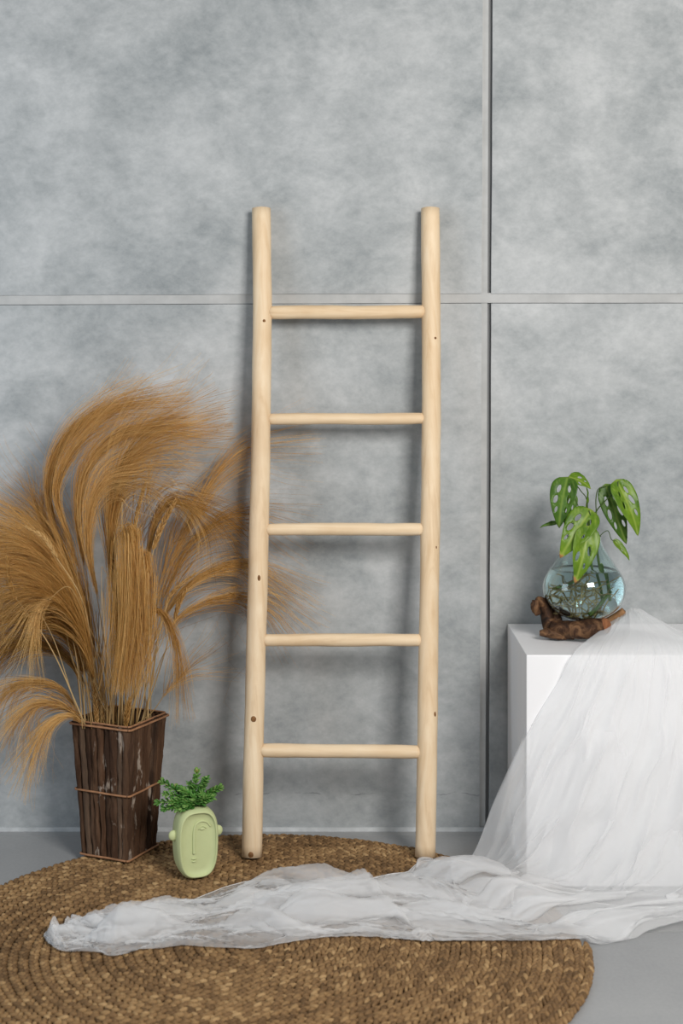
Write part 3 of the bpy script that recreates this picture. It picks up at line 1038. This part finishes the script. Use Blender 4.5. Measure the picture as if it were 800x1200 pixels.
prof = [(0.0, FT * 0.98), (0.5, FT * 0.99), (0.80, FT), (0.93, FT * 0.93), (0.985, FT * 0.72), (1.0, FT * 0.35), (1.0, -FT * 0.35), (0.985, -FT * 0.62),
        (0.95, -FT * 0.78), (0.905, -FT * 0.90), (0.875, -FT * 0.98), (0.845, -FT * 1.0), (0.815, -FT * 0.98), (0.80, -FT * 0.86), (0.785, -FT * 0.80), (0.5, -FT * 0.78), (0.0, -FT * 0.77)]
N_ = 64
P_ = np.zeros((len(prof), N_, 3))
for i, (s, y) in enumerate(prof):
    for k in range(N_):
        x, z = outline(2 * PI * k / N_)
        ins = (1 - s)
        P_[i, k] = (x * max(0.0, FW - ins * FHt * 0.55) if s > 0.3 else x * FW * s, y, FHt + z * (FHt - ins * FHt * 0.62 if s > 0.3 else FHt * s))
P_[..., 2] -= P_[..., 2].min()
body_top = P_[..., 2].max()
mb = MB().grid(P_, True)
me = mb.mesh('body')
bm = bmesh.new(); bm.from_mesh(me); bmesh.ops.recalc_face_normals(bm, faces=bm.faces); bm.to_mesh(me); bm.free()
bd = obj('body', me, MT['ceramic'], face)
for s in (-1, 1):
    mb = MB().ellipsoid((s * (FW + 0.0035), -0.002, 0.098), (0.0110, 0.0075, 0.0118), None, 18, 12)
    obj('ear', mb.mesh('ear'), MT['ceramic'], face)
fy = -FT * 0.81


def fpt(px, py, d=0.0):
    return ((px - 233.5) / 515 / 0.93, fy - d, 0.0805 + (990 - py) / 515)


obj('nose', MB().tube(catmull([fpt(247, 972), fpt(243, 966.5), fpt(237, 964.5), fpt(231.5, 967), fpt(228.8, 974), fpt(228.4, 985), fpt(228.6, 997), fpt(228.8, 1001)], 40), np.concatenate([np.linspace(0.0017, 0.0027, 22), np.linspace(0.0027, 0.0038, 18)]), 10).mesh('nose'), MT['ceramic'], face)
obj('eye', MB().ellipsoid(fpt(238, 973.5), (0.0066, 0.0026, 0.0032), None, 16, 10).mesh('eye'), MT['ceramic'], face)
obj('eyelid', MB().tube(catmull([fpt(233.5, 974), fpt(236, 971), fpt(239, 970.6), fpt(242.5, 973)], 14), 0.0012, 8).mesh('eyelid'), MT['ceramic'], face)
obj('lip', MB().ellipsoid(fpt(228.8, 1007), (0.0062, 0.0026, 0.0018), None, 14, 8).mesh('lip'), MT['ceramic'], face)
obj('lip', MB().ellipsoid(fpt(228.6, 1010), (0.0052, 0.0030, 0.0023), None, 14, 8).mesh('lip'), MT['ceramic'], face)
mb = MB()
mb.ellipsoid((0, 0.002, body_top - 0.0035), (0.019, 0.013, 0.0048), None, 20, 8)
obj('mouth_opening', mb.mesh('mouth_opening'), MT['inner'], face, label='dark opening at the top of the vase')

# the sprigs in it
TOP = Vector((FC.x, FC.y, FC.z + body_top))
pot = thing('sprig_plant', 'small bushy green plant of leafy sprigs growing out of the face vase', 'plant', loc=TOP)
tips = [(182, 940, 0), (188, 915, .01), (192, 930, -.02), (205, 922, .02), (199, 940, -.025), (212, 925, -.01), (222, 918, .02), (231, 902, .01), (240, 914, 0), (243, 912, -.02),
        (259, 922, .01), (250, 934, -.02), (236, 930, -.025), (215, 942, -.03), (226, 935, -.02), (253, 925, .02), (190, 948, -.01), (206, 948, -.03)]
for (px, py, dy) in tips:
    tip = at(px, py, FC.y + dy)
    root = TOP + Vector((random.uniform(-.010, .010), random.uniform(-.006, .006), -0.004))
    midp = root.lerp(tip, 0.5) + Vector((0, 0, 0.006))
    S = catmull([root, midp, tip], 22)
    st = obj('sprig', MB().tube(S, np.linspace(0.0011, 0.0005, 22), 5).mesh('sprig'), MT['sprig_stem'], pot)
    mb = MB()
    n_ = 12
    for k in range(n_):
        s = 0.22 + 0.78 * k / (n_ - 1)
        i = min(20, int(s * 21))
        d = Vector(S[i + 1] - S[i]).normalized()
        for q in range(3):
            ang = q * 2.09 + k * 1.1 + random.uniform(-.3, .3)
            x_ = d.cross(Vector((0.1, -1, 0.2))).normalized()
            y_ = d.cross(x_)
            rad = x_ * math.cos(ang) + y_ * math.sin(ang)
            dd = (rad + d * (0.55 + 0.5 * s)).normalized()
            ln = 0.0078 * (1.15 - 0.45 * s) * random.uniform(0.85, 1.2)
            R = dd.to_track_quat('Z', 'Y').to_matrix()
            mb.ellipsoid(Vector(S[i]) + dd * ln * 0.95, (0.0046, 0.0013, ln), R, 6, 4, a=float(np.clip(random.gauss(0.35 + 0.3 * s, 0.15), 0, 1)))
    fo = obj('sprig_leaves', mb.mesh('sprig_leaves', True, True), MT['sprig'], st, kind='stuff')
under(pot)

# ------------------------------------------------------------------ driftwood, glass vase, water and plant on the plinth
VY = -0.195


def vz(py, Y=VY):
    return H - (py - 408) / F * (D + Y)


VC = Vector((at(684, 690, VY).x, VY))
drift = thing('driftwood_stand', 'gnarled dark brown driftwood stand with sawn ends under the glass vase', 'stand', loc=(VC.x, VC.y, BZ))


def gnarl(k):
    return lambda s, a: 1 + 0.16 * mnoise.noise(Vector((math.cos(a) * 1.6 + k, math.sin(a) * 1.6, s * 4.5))) + 0.07 * mnoise.noise(Vector((math.cos(a) * 4 + k, math.sin(a) * 4, s * 14)))


def dw(px, py, Y):
    return at(px, py, Y)


log_pts = [dw(646, 734, -.215), dw(658, 736, -.225), dw(672, 738, -.235), dw(688, 738, -.245), dw(702, 735, -.255), dw(709, 733.5, -.262)]
L_ = catmull(log_pts, 34)
obj('log', MB().tube(L_, np.interp(np.linspace(0, 1, 34), [0, .15, .4, .65, .9, 1], [.013, .017, .021, .0225, .0185, .0180]), 22, True, bump=gnarl(1.0)).mesh('log'), MT['drift'], drift)
dirn = Vector(L_[-1] - L_[-3]).normalized()
R = (dirn * 0.55 + Vector((0.35, -0.75, 0.12))).normalized().to_track_quat('Z', 'Y').to_matrix()
obj('sawn_end', MB().ellipsoid(Vector(L_[-1]) + dirn * 0.001, (.0188, .0180, .0045), R, 24, 8).mesh('sawn_end'), MT['cut'], drift, label='reddish sawn end of the log')
S = catmull([dw(650, 742, -.20), dw(642, 726, -.195), dw(639, 714, -.195), dw(634, 706, -.20), dw(629, 705, -.205)], 24)
obj('horn', MB().tube(S, np.interp(np.linspace(0, 1, 24), [0, .3, .6, .85, 1], [.022, .017, .013, .0135, .010]), 18, True, bump=gnarl(4.0)).mesh('horn'), MT['drift'], drift)
S = catmull([dw(628, 704, -.208), dw(627, 712, -.212), dw(630, 720, -.21)], 14)
obj('horn_stub', MB().tube(S, np.interp(np.linspace(0, 1, 14), [0, .5, 1], [.010, .0115, .007]), 16, True, bump=gnarl(6.0)).mesh('horn_stub'), MT['drift'], drift)
S = catmull([dw(652, 738, -.2), dw(651, 718, -.19), dw(648, 704, -.185)], 14)
obj('prong', MB().tube(S, np.interp(np.linspace(0, 1, 14), [0, .5, 1], [.017, .011, .005]), 16, True, bump=gnarl(7.0)).mesh('prong'), MT['drift'], drift)
S = catmull([dw(632, 742, -.222), dw(644, 742, -.225), dw(658, 744, -.225), dw(672, 745, -.22)], 16)
obj('foot', MB().tube(S, np.interp(np.linspace(0, 1, 16), [0, .2, .6, 1], [.006, .011, .012, .009]), 16, True, bump=gnarl(9.0)).mesh('foot'), MT['drift'], drift)
S = catmull([dw(690, 736, -.17), dw(706, 732, -.18), dw(719, 725, -.19), dw(731, 716, -.20)], 20)
obj('branch', MB().tube(S, np.interp(np.linspace(0, 1, 20), [0, .4, .8, 1], [.014, .012, .0088, .0085]), 16, True, bump=gnarl(11.0)).mesh('branch'), m_plain('pale_branch_wood', (0.26, 0.14, 0.065), 0.7, 0.2, 0.35, 40), drift)
S = catmull([dw(652, 741, -.15), dw(672, 742, -.14), dw(700, 741, -.14)], 14)
obj('back_log', MB().tube(S, np.interp(np.linspace(0, 1, 14), [0, .5, 1], [.012, .014, .010]), 14, True, bump=gnarl(13.0)).mesh('back_log'), MT['drift'], drift)
under(drift)

# glass: profile of radius against height
gz0 = 0.5635
prof_v = [(0.002, 0.0), (0.030, 0.0015), (0.055, 0.010), (0.078, 0.027), (0.092, 0.048), (0.0972, 0.070), (0.0955, 0.090), (0.088, 0.108), (0.0775, 0.124), (0.066, 0.142), (0.054, 0.160), (0.045, 0.176), (0.0405, 0.190), (0.0400, 0.1985)]
pv = catmull([(r, z, 0) for r, z in prof_v], 60)[:, :2]
T_ = 0.0026
tn = np.gradient(pv, axis=0); tn /= np.linalg.norm(tn, axis=1, keepdims=True)
inn = pv + np.stack([-tn[:, 1], tn[:, 0]], 1) * T_
inn[:, 0] = np.maximum(inn[:, 0], 0.0)
NS = 72


def lathe(rz, warp=True):
    P_ = np.zeros((len(rz), NS, 3))
    for k in range(NS):
        a = 2 * PI * k / NS
        for i, (r, z) in enumerate(rz):
            w = 1.0
            if warp:
                w = 1 + 0.02 * math.sin(a * 2 + 0.6) * max(0, 1 - z / 0.12)
            P_[i, k] = (VC.x + r * w * math.cos(a), VC.y + r * w * 0.93 * math.sin(a), gz0 + z)
    return P_


vase = thing('glass_vase', 'clear aqua glass teardrop vase part filled with water on the driftwood', 'vase', loc=(VC.x, VC.y, gz0))
shell = np.vstack([pv, [(pv[-1, 0] - T_ / 2, pv[-1, 1] + 0.0012)], inn[::-1]])
shell[0, 0] = 0.0; shell[-1, 0] = 0.0
me = MB().grid(lathe(shell), True).mesh('glass_body')
bm = bmesh.new(); bm.from_mesh(me); bmesh.ops.remove_doubles(bm, verts=bm.verts, dist=1e-6); bmesh.ops.recalc_face_normals(bm, faces=bm.faces); bm.to_mesh(me); bm.free()
obj('glass_body', me, MT['glass'], vase)
wl = vz(667) - gz0
wz = [(r - 0.0004 if r > 0.001 else 0.0, z + 0.0004) for r, z in inn if z < wl]
rw = float(np.interp(wl, inn[:, 1], inn[:, 0]))
wz = wz + [(rw - 0.0004, wl), (rw * 0.97, wl - 0.0006), (rw * 0.5, wl - 0.0008), (0.0, wl - 0.0008)]
wz[0] = (0.0, wz[0][1])
me = MB().grid(lathe(np.array(wz)), True).mesh('water')
bm = bmesh.new(); bm.from_mesh(me); bmesh.ops.remove_doubles(bm, verts=bm.verts, dist=1e-6); bmesh.ops.recalc_face_normals(bm, faces=bm.faces); bm.to_mesh(me); bm.free()
obj('water', me, MT['water'], vase, label='still clear water inside the glass')
under(vase)

# the plant: vines, roots and perforated leaves
plant = thing('cutting_plant', 'vine cutting with perforated green leaves and tangled roots in the glass vase', 'plant', loc=(VC.x, VC.y, gz0 + 0.02))
mouth = Vector((VC.x, VC.y, gz0 + 0.195))
for pts, r in [([(688, 712, VY - .02), (700, 700, VY), (694, 670, VY + .005), (690, 630, VY), (690, 600, VY - .01)], 0.0026),
               ([(708, 700, VY - .01), (705, 680, VY), (700, 650, VY + .01), (697, 620, VY + .005), (698, 600, VY)], 0.0030),
               ([(690, 716, VY - .03), (700, 704, VY - .03), (710, 692, VY - .02)], 0.0036),
               ([(650, 690, VY - .03), (668, 686, VY - .03), (682, 676, VY - .02), (692, 655, VY)], 0.0024)]:
    obj('vine', MB().tube(catmull([at(*q) for q in pts], 24), r, 8, True, jit=0.15).mesh('vine'), MT['vine'], plant)
for pts, r in [([(690, 640, VY), (684, 612, VY - .02), (676, 590, VY - .03), (667, 566, VY - .03)], 0.0012),
               ([(694, 640, VY), (698, 605, VY), (698, 585, VY), (701, 573, VY), (711, 569, VY)], 0.0013),
               ([(696, 640, VY), (697, 604, VY), (708, 588, VY - .01), (722, 574, VY - .02), (724, 564, VY - .02)], 0.0015),
               ([(692, 640, VY), (693, 620, VY - .03), (692, 606, VY - .05), (690, 598, VY - .05)], 0.0012),
               ([(692, 640, VY), (697, 630, VY - .04), (694, 622, VY - .06), (690, 618, VY - .06)], 0.0012),
               ([(700, 640, VY), (703, 628, VY), (712, 622, VY), (716, 632, VY - .01), (721, 634, VY - .01)], 0.0010),
               ([(688, 640, VY), (688, 590, VY + .02), (680, 575, VY + .02), (668, 560, VY + .02)], 0.0012),
               ([(688, 640, VY), (680, 622, VY + .01), (668, 612, VY + .01), (655, 612, VY + .01)], 0.0010)]:
    obj('petiole', MB().tube(catmull([at(*q) for q in pts], 22), r, 7).mesh('petiole'), MT['petiole'], plant)
rr = random.Random(5)
for k in range(74):
    cx, cy = rr.uniform(652, 700), rr.uniform(686, 716)
    pts = []
    x, y, Yd = cx, cy, VY + rr.uniform(-.035, .03)
    a = rr.uniform(0, 2 * PI)
    for q in range(5):
        pts.append((min(max(x, 648), 718), min(max(y, 677), 719), Yd))
        a += rr.uniform(-.9, .9)
        x += 8 * math.cos(a); y += 6 * math.sin(a); Yd += rr.uniform(-.01, .01)
    obj('root', MB().tube(catmull([at(*q) for q in pts], 14), np.linspace(rr.uniform(.0011, .0023), .0006, 14), 6).mesh('root'), MT['root'], plant)


def leaf(base, tip, nrm, width, holes, mat, curl=0.10, fold=0.25, skew=0.0, tipdroop=0.15, dry=0.0):
    """a pointed oval leaf with oval holes; base and tip are points, nrm the way its upper face looks"""
    base, tip, nrm = Vector(base), Vector(tip), Vector(nrm)
    L = (tip - base).length
    u = (tip - base).normalized()
    w = u.cross(nrm).normalized()
    n_ = w.cross(u).normalized()
    pts = []
    no = 46
    for k in range(no):
        s = k / no * 2
        side = 1 if s < 1 else -1
        q = s if s < 1 else 2 - s
        wd = (math.sin(PI * min(1, q ** 0.62)) ** 0.75) * (1 - 0.22 * q)
        back = -0.10 * math.sin(PI * q) * (1 if q < 0.25 else 0)
        pts.append((q + back * 0.5, side * wd * 0.5))
    loops = [list(range(no))]
    allp = list(pts)
    for (hx, hy, ha, hb, rot) in holes:
        st = len(allp)
        lp = []
        for k in range(12):
            t = -2 * PI * k / 12
            ex, ey = ha * math.cos(t), hb * math.sin(t)
            allp.append((hx + ex * math.cos(rot) - ey * math.sin(rot), hy + ex * math.sin(rot) + ey * math.cos(rot)))
            lp.append(st + k)
        loops.append(lp)
    for i in range(1, 20):
        for j in range(-8, 9):
            allp.append((i / 20, j / 17.0))
    edges = [(lp[k], lp[(k + 1) % len(lp)]) for lp in loops for k in range(len(lp))]
    vo, eo, fo, _, _, _ = delaunay_2d_cdt([Vector(p) for p in allp], edges, [], 0, 1e-5)
    outl = np.array(pts)

    def inside(p, poly):
        x, y = p
        c_ = False
        j = len(poly) - 1
        for i in range(len(poly)):
            if (poly[i][1] > y) != (poly[j][1] > y) and x < (poly[j][0] - poly[i][0]) * (y - poly[i][1]) / (poly[j][1] - poly[i][1] + 1e-12) + poly[i][0]:
                c_ = not c_
            j = i
        return c_

    hp = [[allp[i] for i in lp] for lp in loops[1:]]
    keep = []
    for f in fo:
        cx = sum(vo[i].x for i in f) / 3; cy = sum(vo[i].y for i in f) / 3
        if inside((cx, cy), pts) and not any(inside((cx, cy), h) for h in hp):
            keep.append(f)
    V, A = [], []
    for p in vo:
        s, t = p.x, p.y
        pos = base + u * (s * L) + w * (t * width + skew * s * (1 - s) * width) + n_ * (fold * abs(t) * width - curl * L * 4 * (s - 0.5) ** 2 * 0.5 - tipdroop * L * max(0, s - 0.6) ** 2 * 3)
        pos += n_ * (0.0016 * mnoise.noise(Vector((s * 6, t * 7, L * 90))))
        V.append(pos)
        vein = max(0, 1 - abs(t) / 0.035)
        rib = abs(((s - abs(t) * 0.75) * 7) % 1 - 0.5)
        vein = max(vein, 0.55 * max(0, 1 - rib / 0.10))
        A.append(1.0 if dry and s + 0.05 * mnoise.noise(Vector((s * 20, t * 20, 3))) > 1 - dry else 0.5 + 0.35 * vein)
    me = bpy.data.meshes.new('leaf')
    me.from_pydata([tuple(v) for v in V], [], [tuple(f) for f in keep])
    bm = bmesh.new(); bm.from_mesh(me)
    bmesh.ops.delete(bm, geom=[v for v in bm.verts if not v.link_faces], context='VERTS')
    bmesh.ops.recalc_face_normals(bm, faces=bm.faces)
    used = [i for i in range(len(V)) if any(True for _ in ())]
    bm.to_mesh(me); bm.free()
    # attribute by nearest original vertex
    at_ = me.attributes.new('shade', 'FLOAT', 'POINT')
    keepi = sorted({i for f in keep for i in f})
    at_.data.foreach_set('value', np.array([A[i] for i in keepi], np.float32))
    me.polygons.foreach_set('use_smooth', [True] * len(me.polygons))
    o = obj('leaf', me, mat, plant)
    sm = o.modifiers.new('thickness', 'SOLIDIFY')
    sm.thickness = 0.0006
    return o


def HS(*rows):
    return [(x, y, a, b, r) for x, y, a, b, r in rows]


H_A = HS((.26, .19, .085, .065, .5), (.24, -.17, .075, .055, -.5), (.47, .23, .085, .07, .5), (.45, -.22, .10, .07, -.5), (.66, .16, .06, .045, .4), (.66, -.17, .06, .05, -.4))
H_B = HS((.25, .15, .09, .05, .5), (.42, -.18, .09, .06, -.5), (.55, .19, .09, .06, .5), (.68, -.12, .05, .035, -.4))
H_C = HS((.22, -.16, .07, .05, -.5), (.40, -.20, .10, .065, -.6), (.45, .18, .07, .035, .5), (.62, -.16, .06, .045, -.4), (.25, .16, .05, .03, .4))
leaf(at(664, 558, VY - .02), at(653, 618, VY - .045), (-0.45, -1, 0.35), 0.070, H_A, MT['leaf_shaded'], 0.10, 0.18)
leaf(at(666, 557, VY + .01), at(693, 570, VY - .01), (0.05, -0.75, 0.75), 0.042, H_B, MT['leaf'], 0.16, 0.2)
leaf(at(671, 578, VY + .01), at(662, 615, VY + .01), (0.2, -1, 0.1), 0.034, H_B, MT['leaf_shaded'], 0.08, 0.3)
leaf(at(693, 596, VY - .05), at(656, 652, VY - .085), (-0.10, -1, 0.45), 0.078, H_A, MT['leaf'], 0.10, 0.16, dry=0.08)
leaf(at(691, 616, VY - .07), at(675, 684, VY - .095), (0.15, -1, 0.30), 0.066, H_B, MT['leaf'], 0.06, 0.2, dry=0.10)
leaf(at(723, 561, VY - .02), at(751, 627, VY - .045), (0.25, -1, 0.35), 0.064, H_C, MT['leaf'], 0.10, 0.15)
leaf(at(709, 567, VY + .005), at(734, 639, VY), (-0.25, -1, 0.2), 0.060, H_A, MT['leaf_shaded'], 0.06, 0.22)
leaf(at(719, 632, VY - .01), at(739, 656, VY - .02), (0.5, -1, 0.3), 0.021, HS((.5, .12, .08, .06, .3)), MT['leaf'], 0.06, 0.3)
leaf(at(655, 612, VY + .01), at(632, 617, VY + .005), (0.1, -0.6, 0.8), 0.015, [], MT['leaf_shaded'], 0.05, 0.4)
leaf(at(686, 598, VY + .02), at(689, 570, VY + .02), (0.9, -0.5, 0.1), 0.014, [], MT['leaf'], 0.02, 0.4)
leaf(at(704, 660, VY - .01), at(708, 690, VY - .02), (-0.6, -0.8, 0.1), 0.014, [], MT['leaf_shaded'], 0.05, 0.4)
under(plant)
for k, (px, py, r) in enumerate([(664, 712, .010), (677, 718, .008), (658, 708, .007)]):
    p = at(px, py, VY - .012)
    o = obj('pebble', MB().ellipsoid(p, (r * 1.3, r, r * 0.75), None, 12, 8).mesh('pebble'), MT['pebble'])
    tag(o, 'dark pebble lying in the water at the bottom of the glass vase', 'pebble', 'pebbles in the glass vase')

# ------------------------------------------------------------------ tulle
# stations along the cloth, each a row of points from the far / left edge to the near / right edge
ST = [
    [(.655, -.16, .560), (.678, -.20, .585), (.700, -.20, .585), (.735, -.17, .565)],
    [(.600, -.27, .552), (.660, -.30, .562), (.735, -.30, .560), (.81, -.27, .540)],
    [(.520, -.388, .527), (.630, -.392, .529), (.770, -.392, .529), (.93, -.388, .527)],
    [(.480, -.388, .455), (.600, -.410, .420), (.780, -.415, .410), (.99, -.410, .410)],
    [(.418, -.372, .350), (.560, -.425, .290), (.765, -.435, .280), (1.02, -.430, .280)],
    [(.350, -.340, .190), (.500, -.430, .150), (.720, -.460, .140), (1.02, -.470, .140)],
    [(.290, -.305, .030), (.420, -.450, .045), (.650, -.535, .040), (.93, -.510, .030)],
    [(.215, -.330, .030), (.330, -.470, .060), (.500, -.600, .035), (.74, -.610, .016)],
    [(.120, -.345, .035), (.200, -.480, .065), (.320, -.620, .040), (.500, -.705, .016)],
    [(.020, -.400, .030), (.060, -.500, .050), (.110, -.610, .045), (.190, -.715, .018)],
    [(-.090, -.400, .030), (-.070, -.490, .055), (-.050, -.600, .045), (-.010, -.690, .018)],
    [(-.210, -.415, .022), (-.205, -.490, .050), (-.200, -.600, .035), (-.195, -.740, .016)],
    [(-.330, -.500, .018), (-.330, -.570, .032), (-.340, -.650, .028), (-.340, -.740, .016)],
    [(-.460, -.565, .018), (-.460, -.615, .035), (-.460, -.690, .028), (-.460, -.770, .016)],
    [(-.545, -.610, .025), (-.560, -.650, .050), (-.562, -.710, .045), (-.540, -.765, .018)],
    [(-.572, -.650, .020), (-.590, -.670, .050), (-.592, -.705, .045), (-.575, -.740, .016)],
    [(-.585, -.670, .015), (-.600, -.680, .022), (-.600, -.700, .020), (-.590, -.725, .014)],
]
NU, NV = 300, 170
NSAMP = 120
rows = np.stack([catmull(r, NSAMP) for r in ST])
surf = np.stack([catmull(rows[:, j], NU) for j in range(NSAMP)], axis=1)      # the smooth course of the cloth
st = np.linspace(0, len(ST) - 1, NU)[:, None]
on_floor = 1 / (1 + np.exp(-(st - 6.2) * 2.6))
r3 = np.random.default_rng(23)


def wander(n, size, rough):
    """a smooth random curve along the cloth"""
    k = max(4, int(rough))
    return size * catmull([(x, 0, 0) for x in r3.normal(0, 1, k)], n)[:, 0][:, None]


def lay_sheet(flip):
    w = np.linspace(0, 1, NV)[None]
    wp = w + 0 * st
    lift = np.zeros((NU, NV))
    for k, (fr, amt, hh) in enumerate([(3.0, 1.5, 0.022), (5.5, 1.5, 0.015), (9.0, 1.3, 0.009), (15.0, 1.1, 0.0055), (24.0, 1.0, 0.0034), (37.0, 0.8, 0.0020)]):
        ph = wander(NU, 1.7, 12 + 4 * k) + r3.uniform(0, 6.28) + r3.normal(0, 0.5) * np.sin(2 * PI * w * 1.7 + k)
        am = np.clip(1 + wander(NU, 0.55, (20 if k < 3 else 12) + 3 * k), 0.15, 2.1) * np.clip(1 + 0.5 * np.sin(2 * PI * w * r3.uniform(1, 3) + r3.uniform(0, 6)), 0.2, 1.5)
        th = 2 * PI * fr * w + ph
        env = (np.clip(w * 7, 0, 1) * np.clip((1 - w) * 7, 0, 1)) ** 0.6
        low = np.where((st > 6) & (st < 9), 0.6, 1.0) if k < 2 else 1.0
        wp = wp + (0.25 + 0.75 * on_floor) * amt * am * env * np.sin(th) / (2 * PI * fr) * np.where(st < 6, 0.6, 1.0)
        lift = lift + hh * am * (0.5 - 0.5 * np.cos(th)) * (0.35 + 0.65 * env) * low
    wp = np.clip(wp, 0, 1) * (NSAMP - 1)
    i0 = np.clip(wp.astype(int), 0, NSAMP - 2)
    f = (wp - i0)[..., None]
    ui = np.arange(NU)[:, None]
    X = surf[ui, i0] * (1 - f) + surf[ui, i0 + 1] * f
    tail = np.clip((len(ST) - 1 - st) / 2.2, 0, 1)
    lift = lift * (0.25 + 0.75 * tail)
    # drape: folds stand off the plinth; floor: folds stand up
    grow = np.clip((st - 0.6) / 4.0, 0.12, 1)
    X[..., 1] -= (1 - on_floor) * grow * lift * 0.8
    X[..., 2] += on_floor * lift * 0.95 + (1 - np.clip(st / 1.6, 0, 1)) * lift * 0.25
    away = np.clip((st - 8.5) / 1.5, 0, 1) * tail
    X[..., 1] += away * (w ** 2 * wander(NU, 0.016, 26) + (1 - w) ** 2 * wander(NU, 0.016, 22))
    X[..., 2] += away * np.sin(PI * np.clip(w * 1.2, 0, 1)) * np.clip(wander(NU, 0.014, 24), -0.006, 0.03)
    if flip:
        X[..., 1] += (1 - on_floor) * 0.006
    return X


def seglen(a, b):
    return np.linalg.norm(b - a, axis=-1)


def sat(A, B, rest, k):
    d = B - A
    l = np.linalg.norm(d, axis=-1) + 1e-9
    c_ = d * (0.5 * k * (l - rest) / l)[..., None]
    A += c_
    B -= c_


rug_c = np.array([RC.x, RC.y])


def settle(X, steps=26, iters=3):
    Ru = seglen(X[:-1], X[1:]) * (1.0 + 0.05 * on_floor[:-1])
    Rv = seglen(X[:, :-1], X[:, 1:]) * (1.0 + 0.05 * on_floor)
    B2u = seglen(X[:-2], X[2:])
    B2v = seglen(X[:, :-2], X[:, 2:])
    X0 = X.copy()
    hold = np.clip(1 - on_floor * 1.02, 0, 1)[..., None]
    vel = np.zeros_like(X)
    Xp = X.copy()
    for step in range(steps):
        vel *= 0.85
        Xp = X.copy()
        X = X + vel
        X[..., 2] -= 0.00035
        for it in range(iters):
            for o_ in (0, 1):
                a, b = X[o_:-1:2], X[o_ + 1::2]
                n_ = min(len(a), len(b)); sat(a[:n_], b[:n_], Ru[o_::2][:n_], 0.9)
                a, b = X[:, o_:-1:2], X[:, o_ + 1::2]
                n_ = min(a.shape[1], b.shape[1]); sat(a[:, :n_], b[:, :n_], Rv[:, o_::2][:, :n_], 0.9)
            for o_ in (0, 1, 2, 3):
                a, b = X[o_:-2:4], X[o_ + 2::4]
                n_ = min(len(a), len(b)); sat(a[:n_], b[:n_], B2u[o_::4][:n_], 0.10)
                a, b = X[:, o_:-2:4], X[:, o_ + 2::4]
                n_ = min(a.shape[1], b.shape[1]); sat(a[:, :n_], b[:, :n_], B2v[:, o_::4][:, :n_], 0.10)
            dist = np.hypot(X[..., 0] - rug_c[0], X[..., 1] - rug_c[1])
            gz = np.where(dist < RR + 0.01, RUGT + 0.0025, 0.002)
            hit = X[..., 2] < gz
            X[..., 2] = np.where(hit, gz, X[..., 2])
            fr = hit[..., None] * 0.8
            X[..., :2] = X[..., :2] * (1 - fr) + Xp[..., :2] * fr
            inb = (X[..., 0] > BX0 - 0.003) & (X[..., 1] > BY0 - 0.004) & (X[..., 2] < BZ + 0.004)
            dl = X[..., 0] - (BX0 - 0.003); df = X[..., 1] - (BY0 - 0.004); dt = (BZ + 0.004) - X[..., 2]
            m_t = inb & (dt <= df) & (dt <= dl); m_f = inb & ~m_t & (df <= dl); m_l = inb & ~m_t & ~m_f
            X[..., 2] = np.where(m_t, BZ + 0.004, X[..., 2])
            X[..., 1] = np.where(m_f, BY0 - 0.004, X[..., 1])
            X[..., 0] = np.where(m_l, BX0 - 0.003, X[..., 0])
            X = X * (1 - hold) + X0 * hold
        vel = np.clip(X - Xp, -0.008, 0.008)
    return X


XA = settle(lay_sheet(False))
XB = settle(lay_sheet(True))
X = np.concatenate([XA, XB[:, ::-1]], axis=1)            # one cloth folded along its near edge
m_ = NV
for q in range(5):                                       # blend the two halves into one turned edge
    mid = (X[:, m_ - 1 - q] + X[:, m_ + q]) / 2
    w_ = 1 - q / 5
    X[:, m_ - 1 - q] = X[:, m_ - 1 - q] * (1 - w_) + mid * w_
    X[:, m_ + q] = X[:, m_ + q] * (1 - w_) + mid * w_
# nothing of the cloth may lie inside the plinth
g_ = 0.0025
inb = (X[..., 0] > BX0 - g_) & (X[..., 1] > BY0 - g_) & (X[..., 2] < BZ + g_)
dl = X[..., 0] - (BX0 - g_); df = X[..., 1] - (BY0 - g_); dt = (BZ + g_) - X[..., 2]
m_t = inb & (dt <= df) & (dt <= dl); m_f = inb & ~m_t & (df <= dl); m_l = inb & ~m_t & ~m_f
X[..., 2] = np.where(m_t, BZ + g_, X[..., 2])
X[..., 1] = np.where(m_f, BY0 - g_, X[..., 1])
X[..., 0] = np.where(m_l, BX0 - g_, X[..., 0])
tu = thing('tulle_cloth', 'sheer white tulle draped from the plinth top and trailing across the rug', 'fabric', loc=(0.29, -0.305, 0.012))
mb = MB().grid(X)
obj('cloth', mb.mesh('cloth'), MT['tulle'], tu)
k_ = int(NU * 0.42)
obj('hem', MB().tube(X[k_::2, 0] + np.array([0, 0, 0.0006]), 0.0009, 5).mesh('hem'), MT['hem'], tu)
obj('hem', MB().tube(X[k_::2, -1] + np.array([0, 0, 0.0006]), 0.0009, 5).mesh('hem'), MT['hem'], tu)
under(tu)
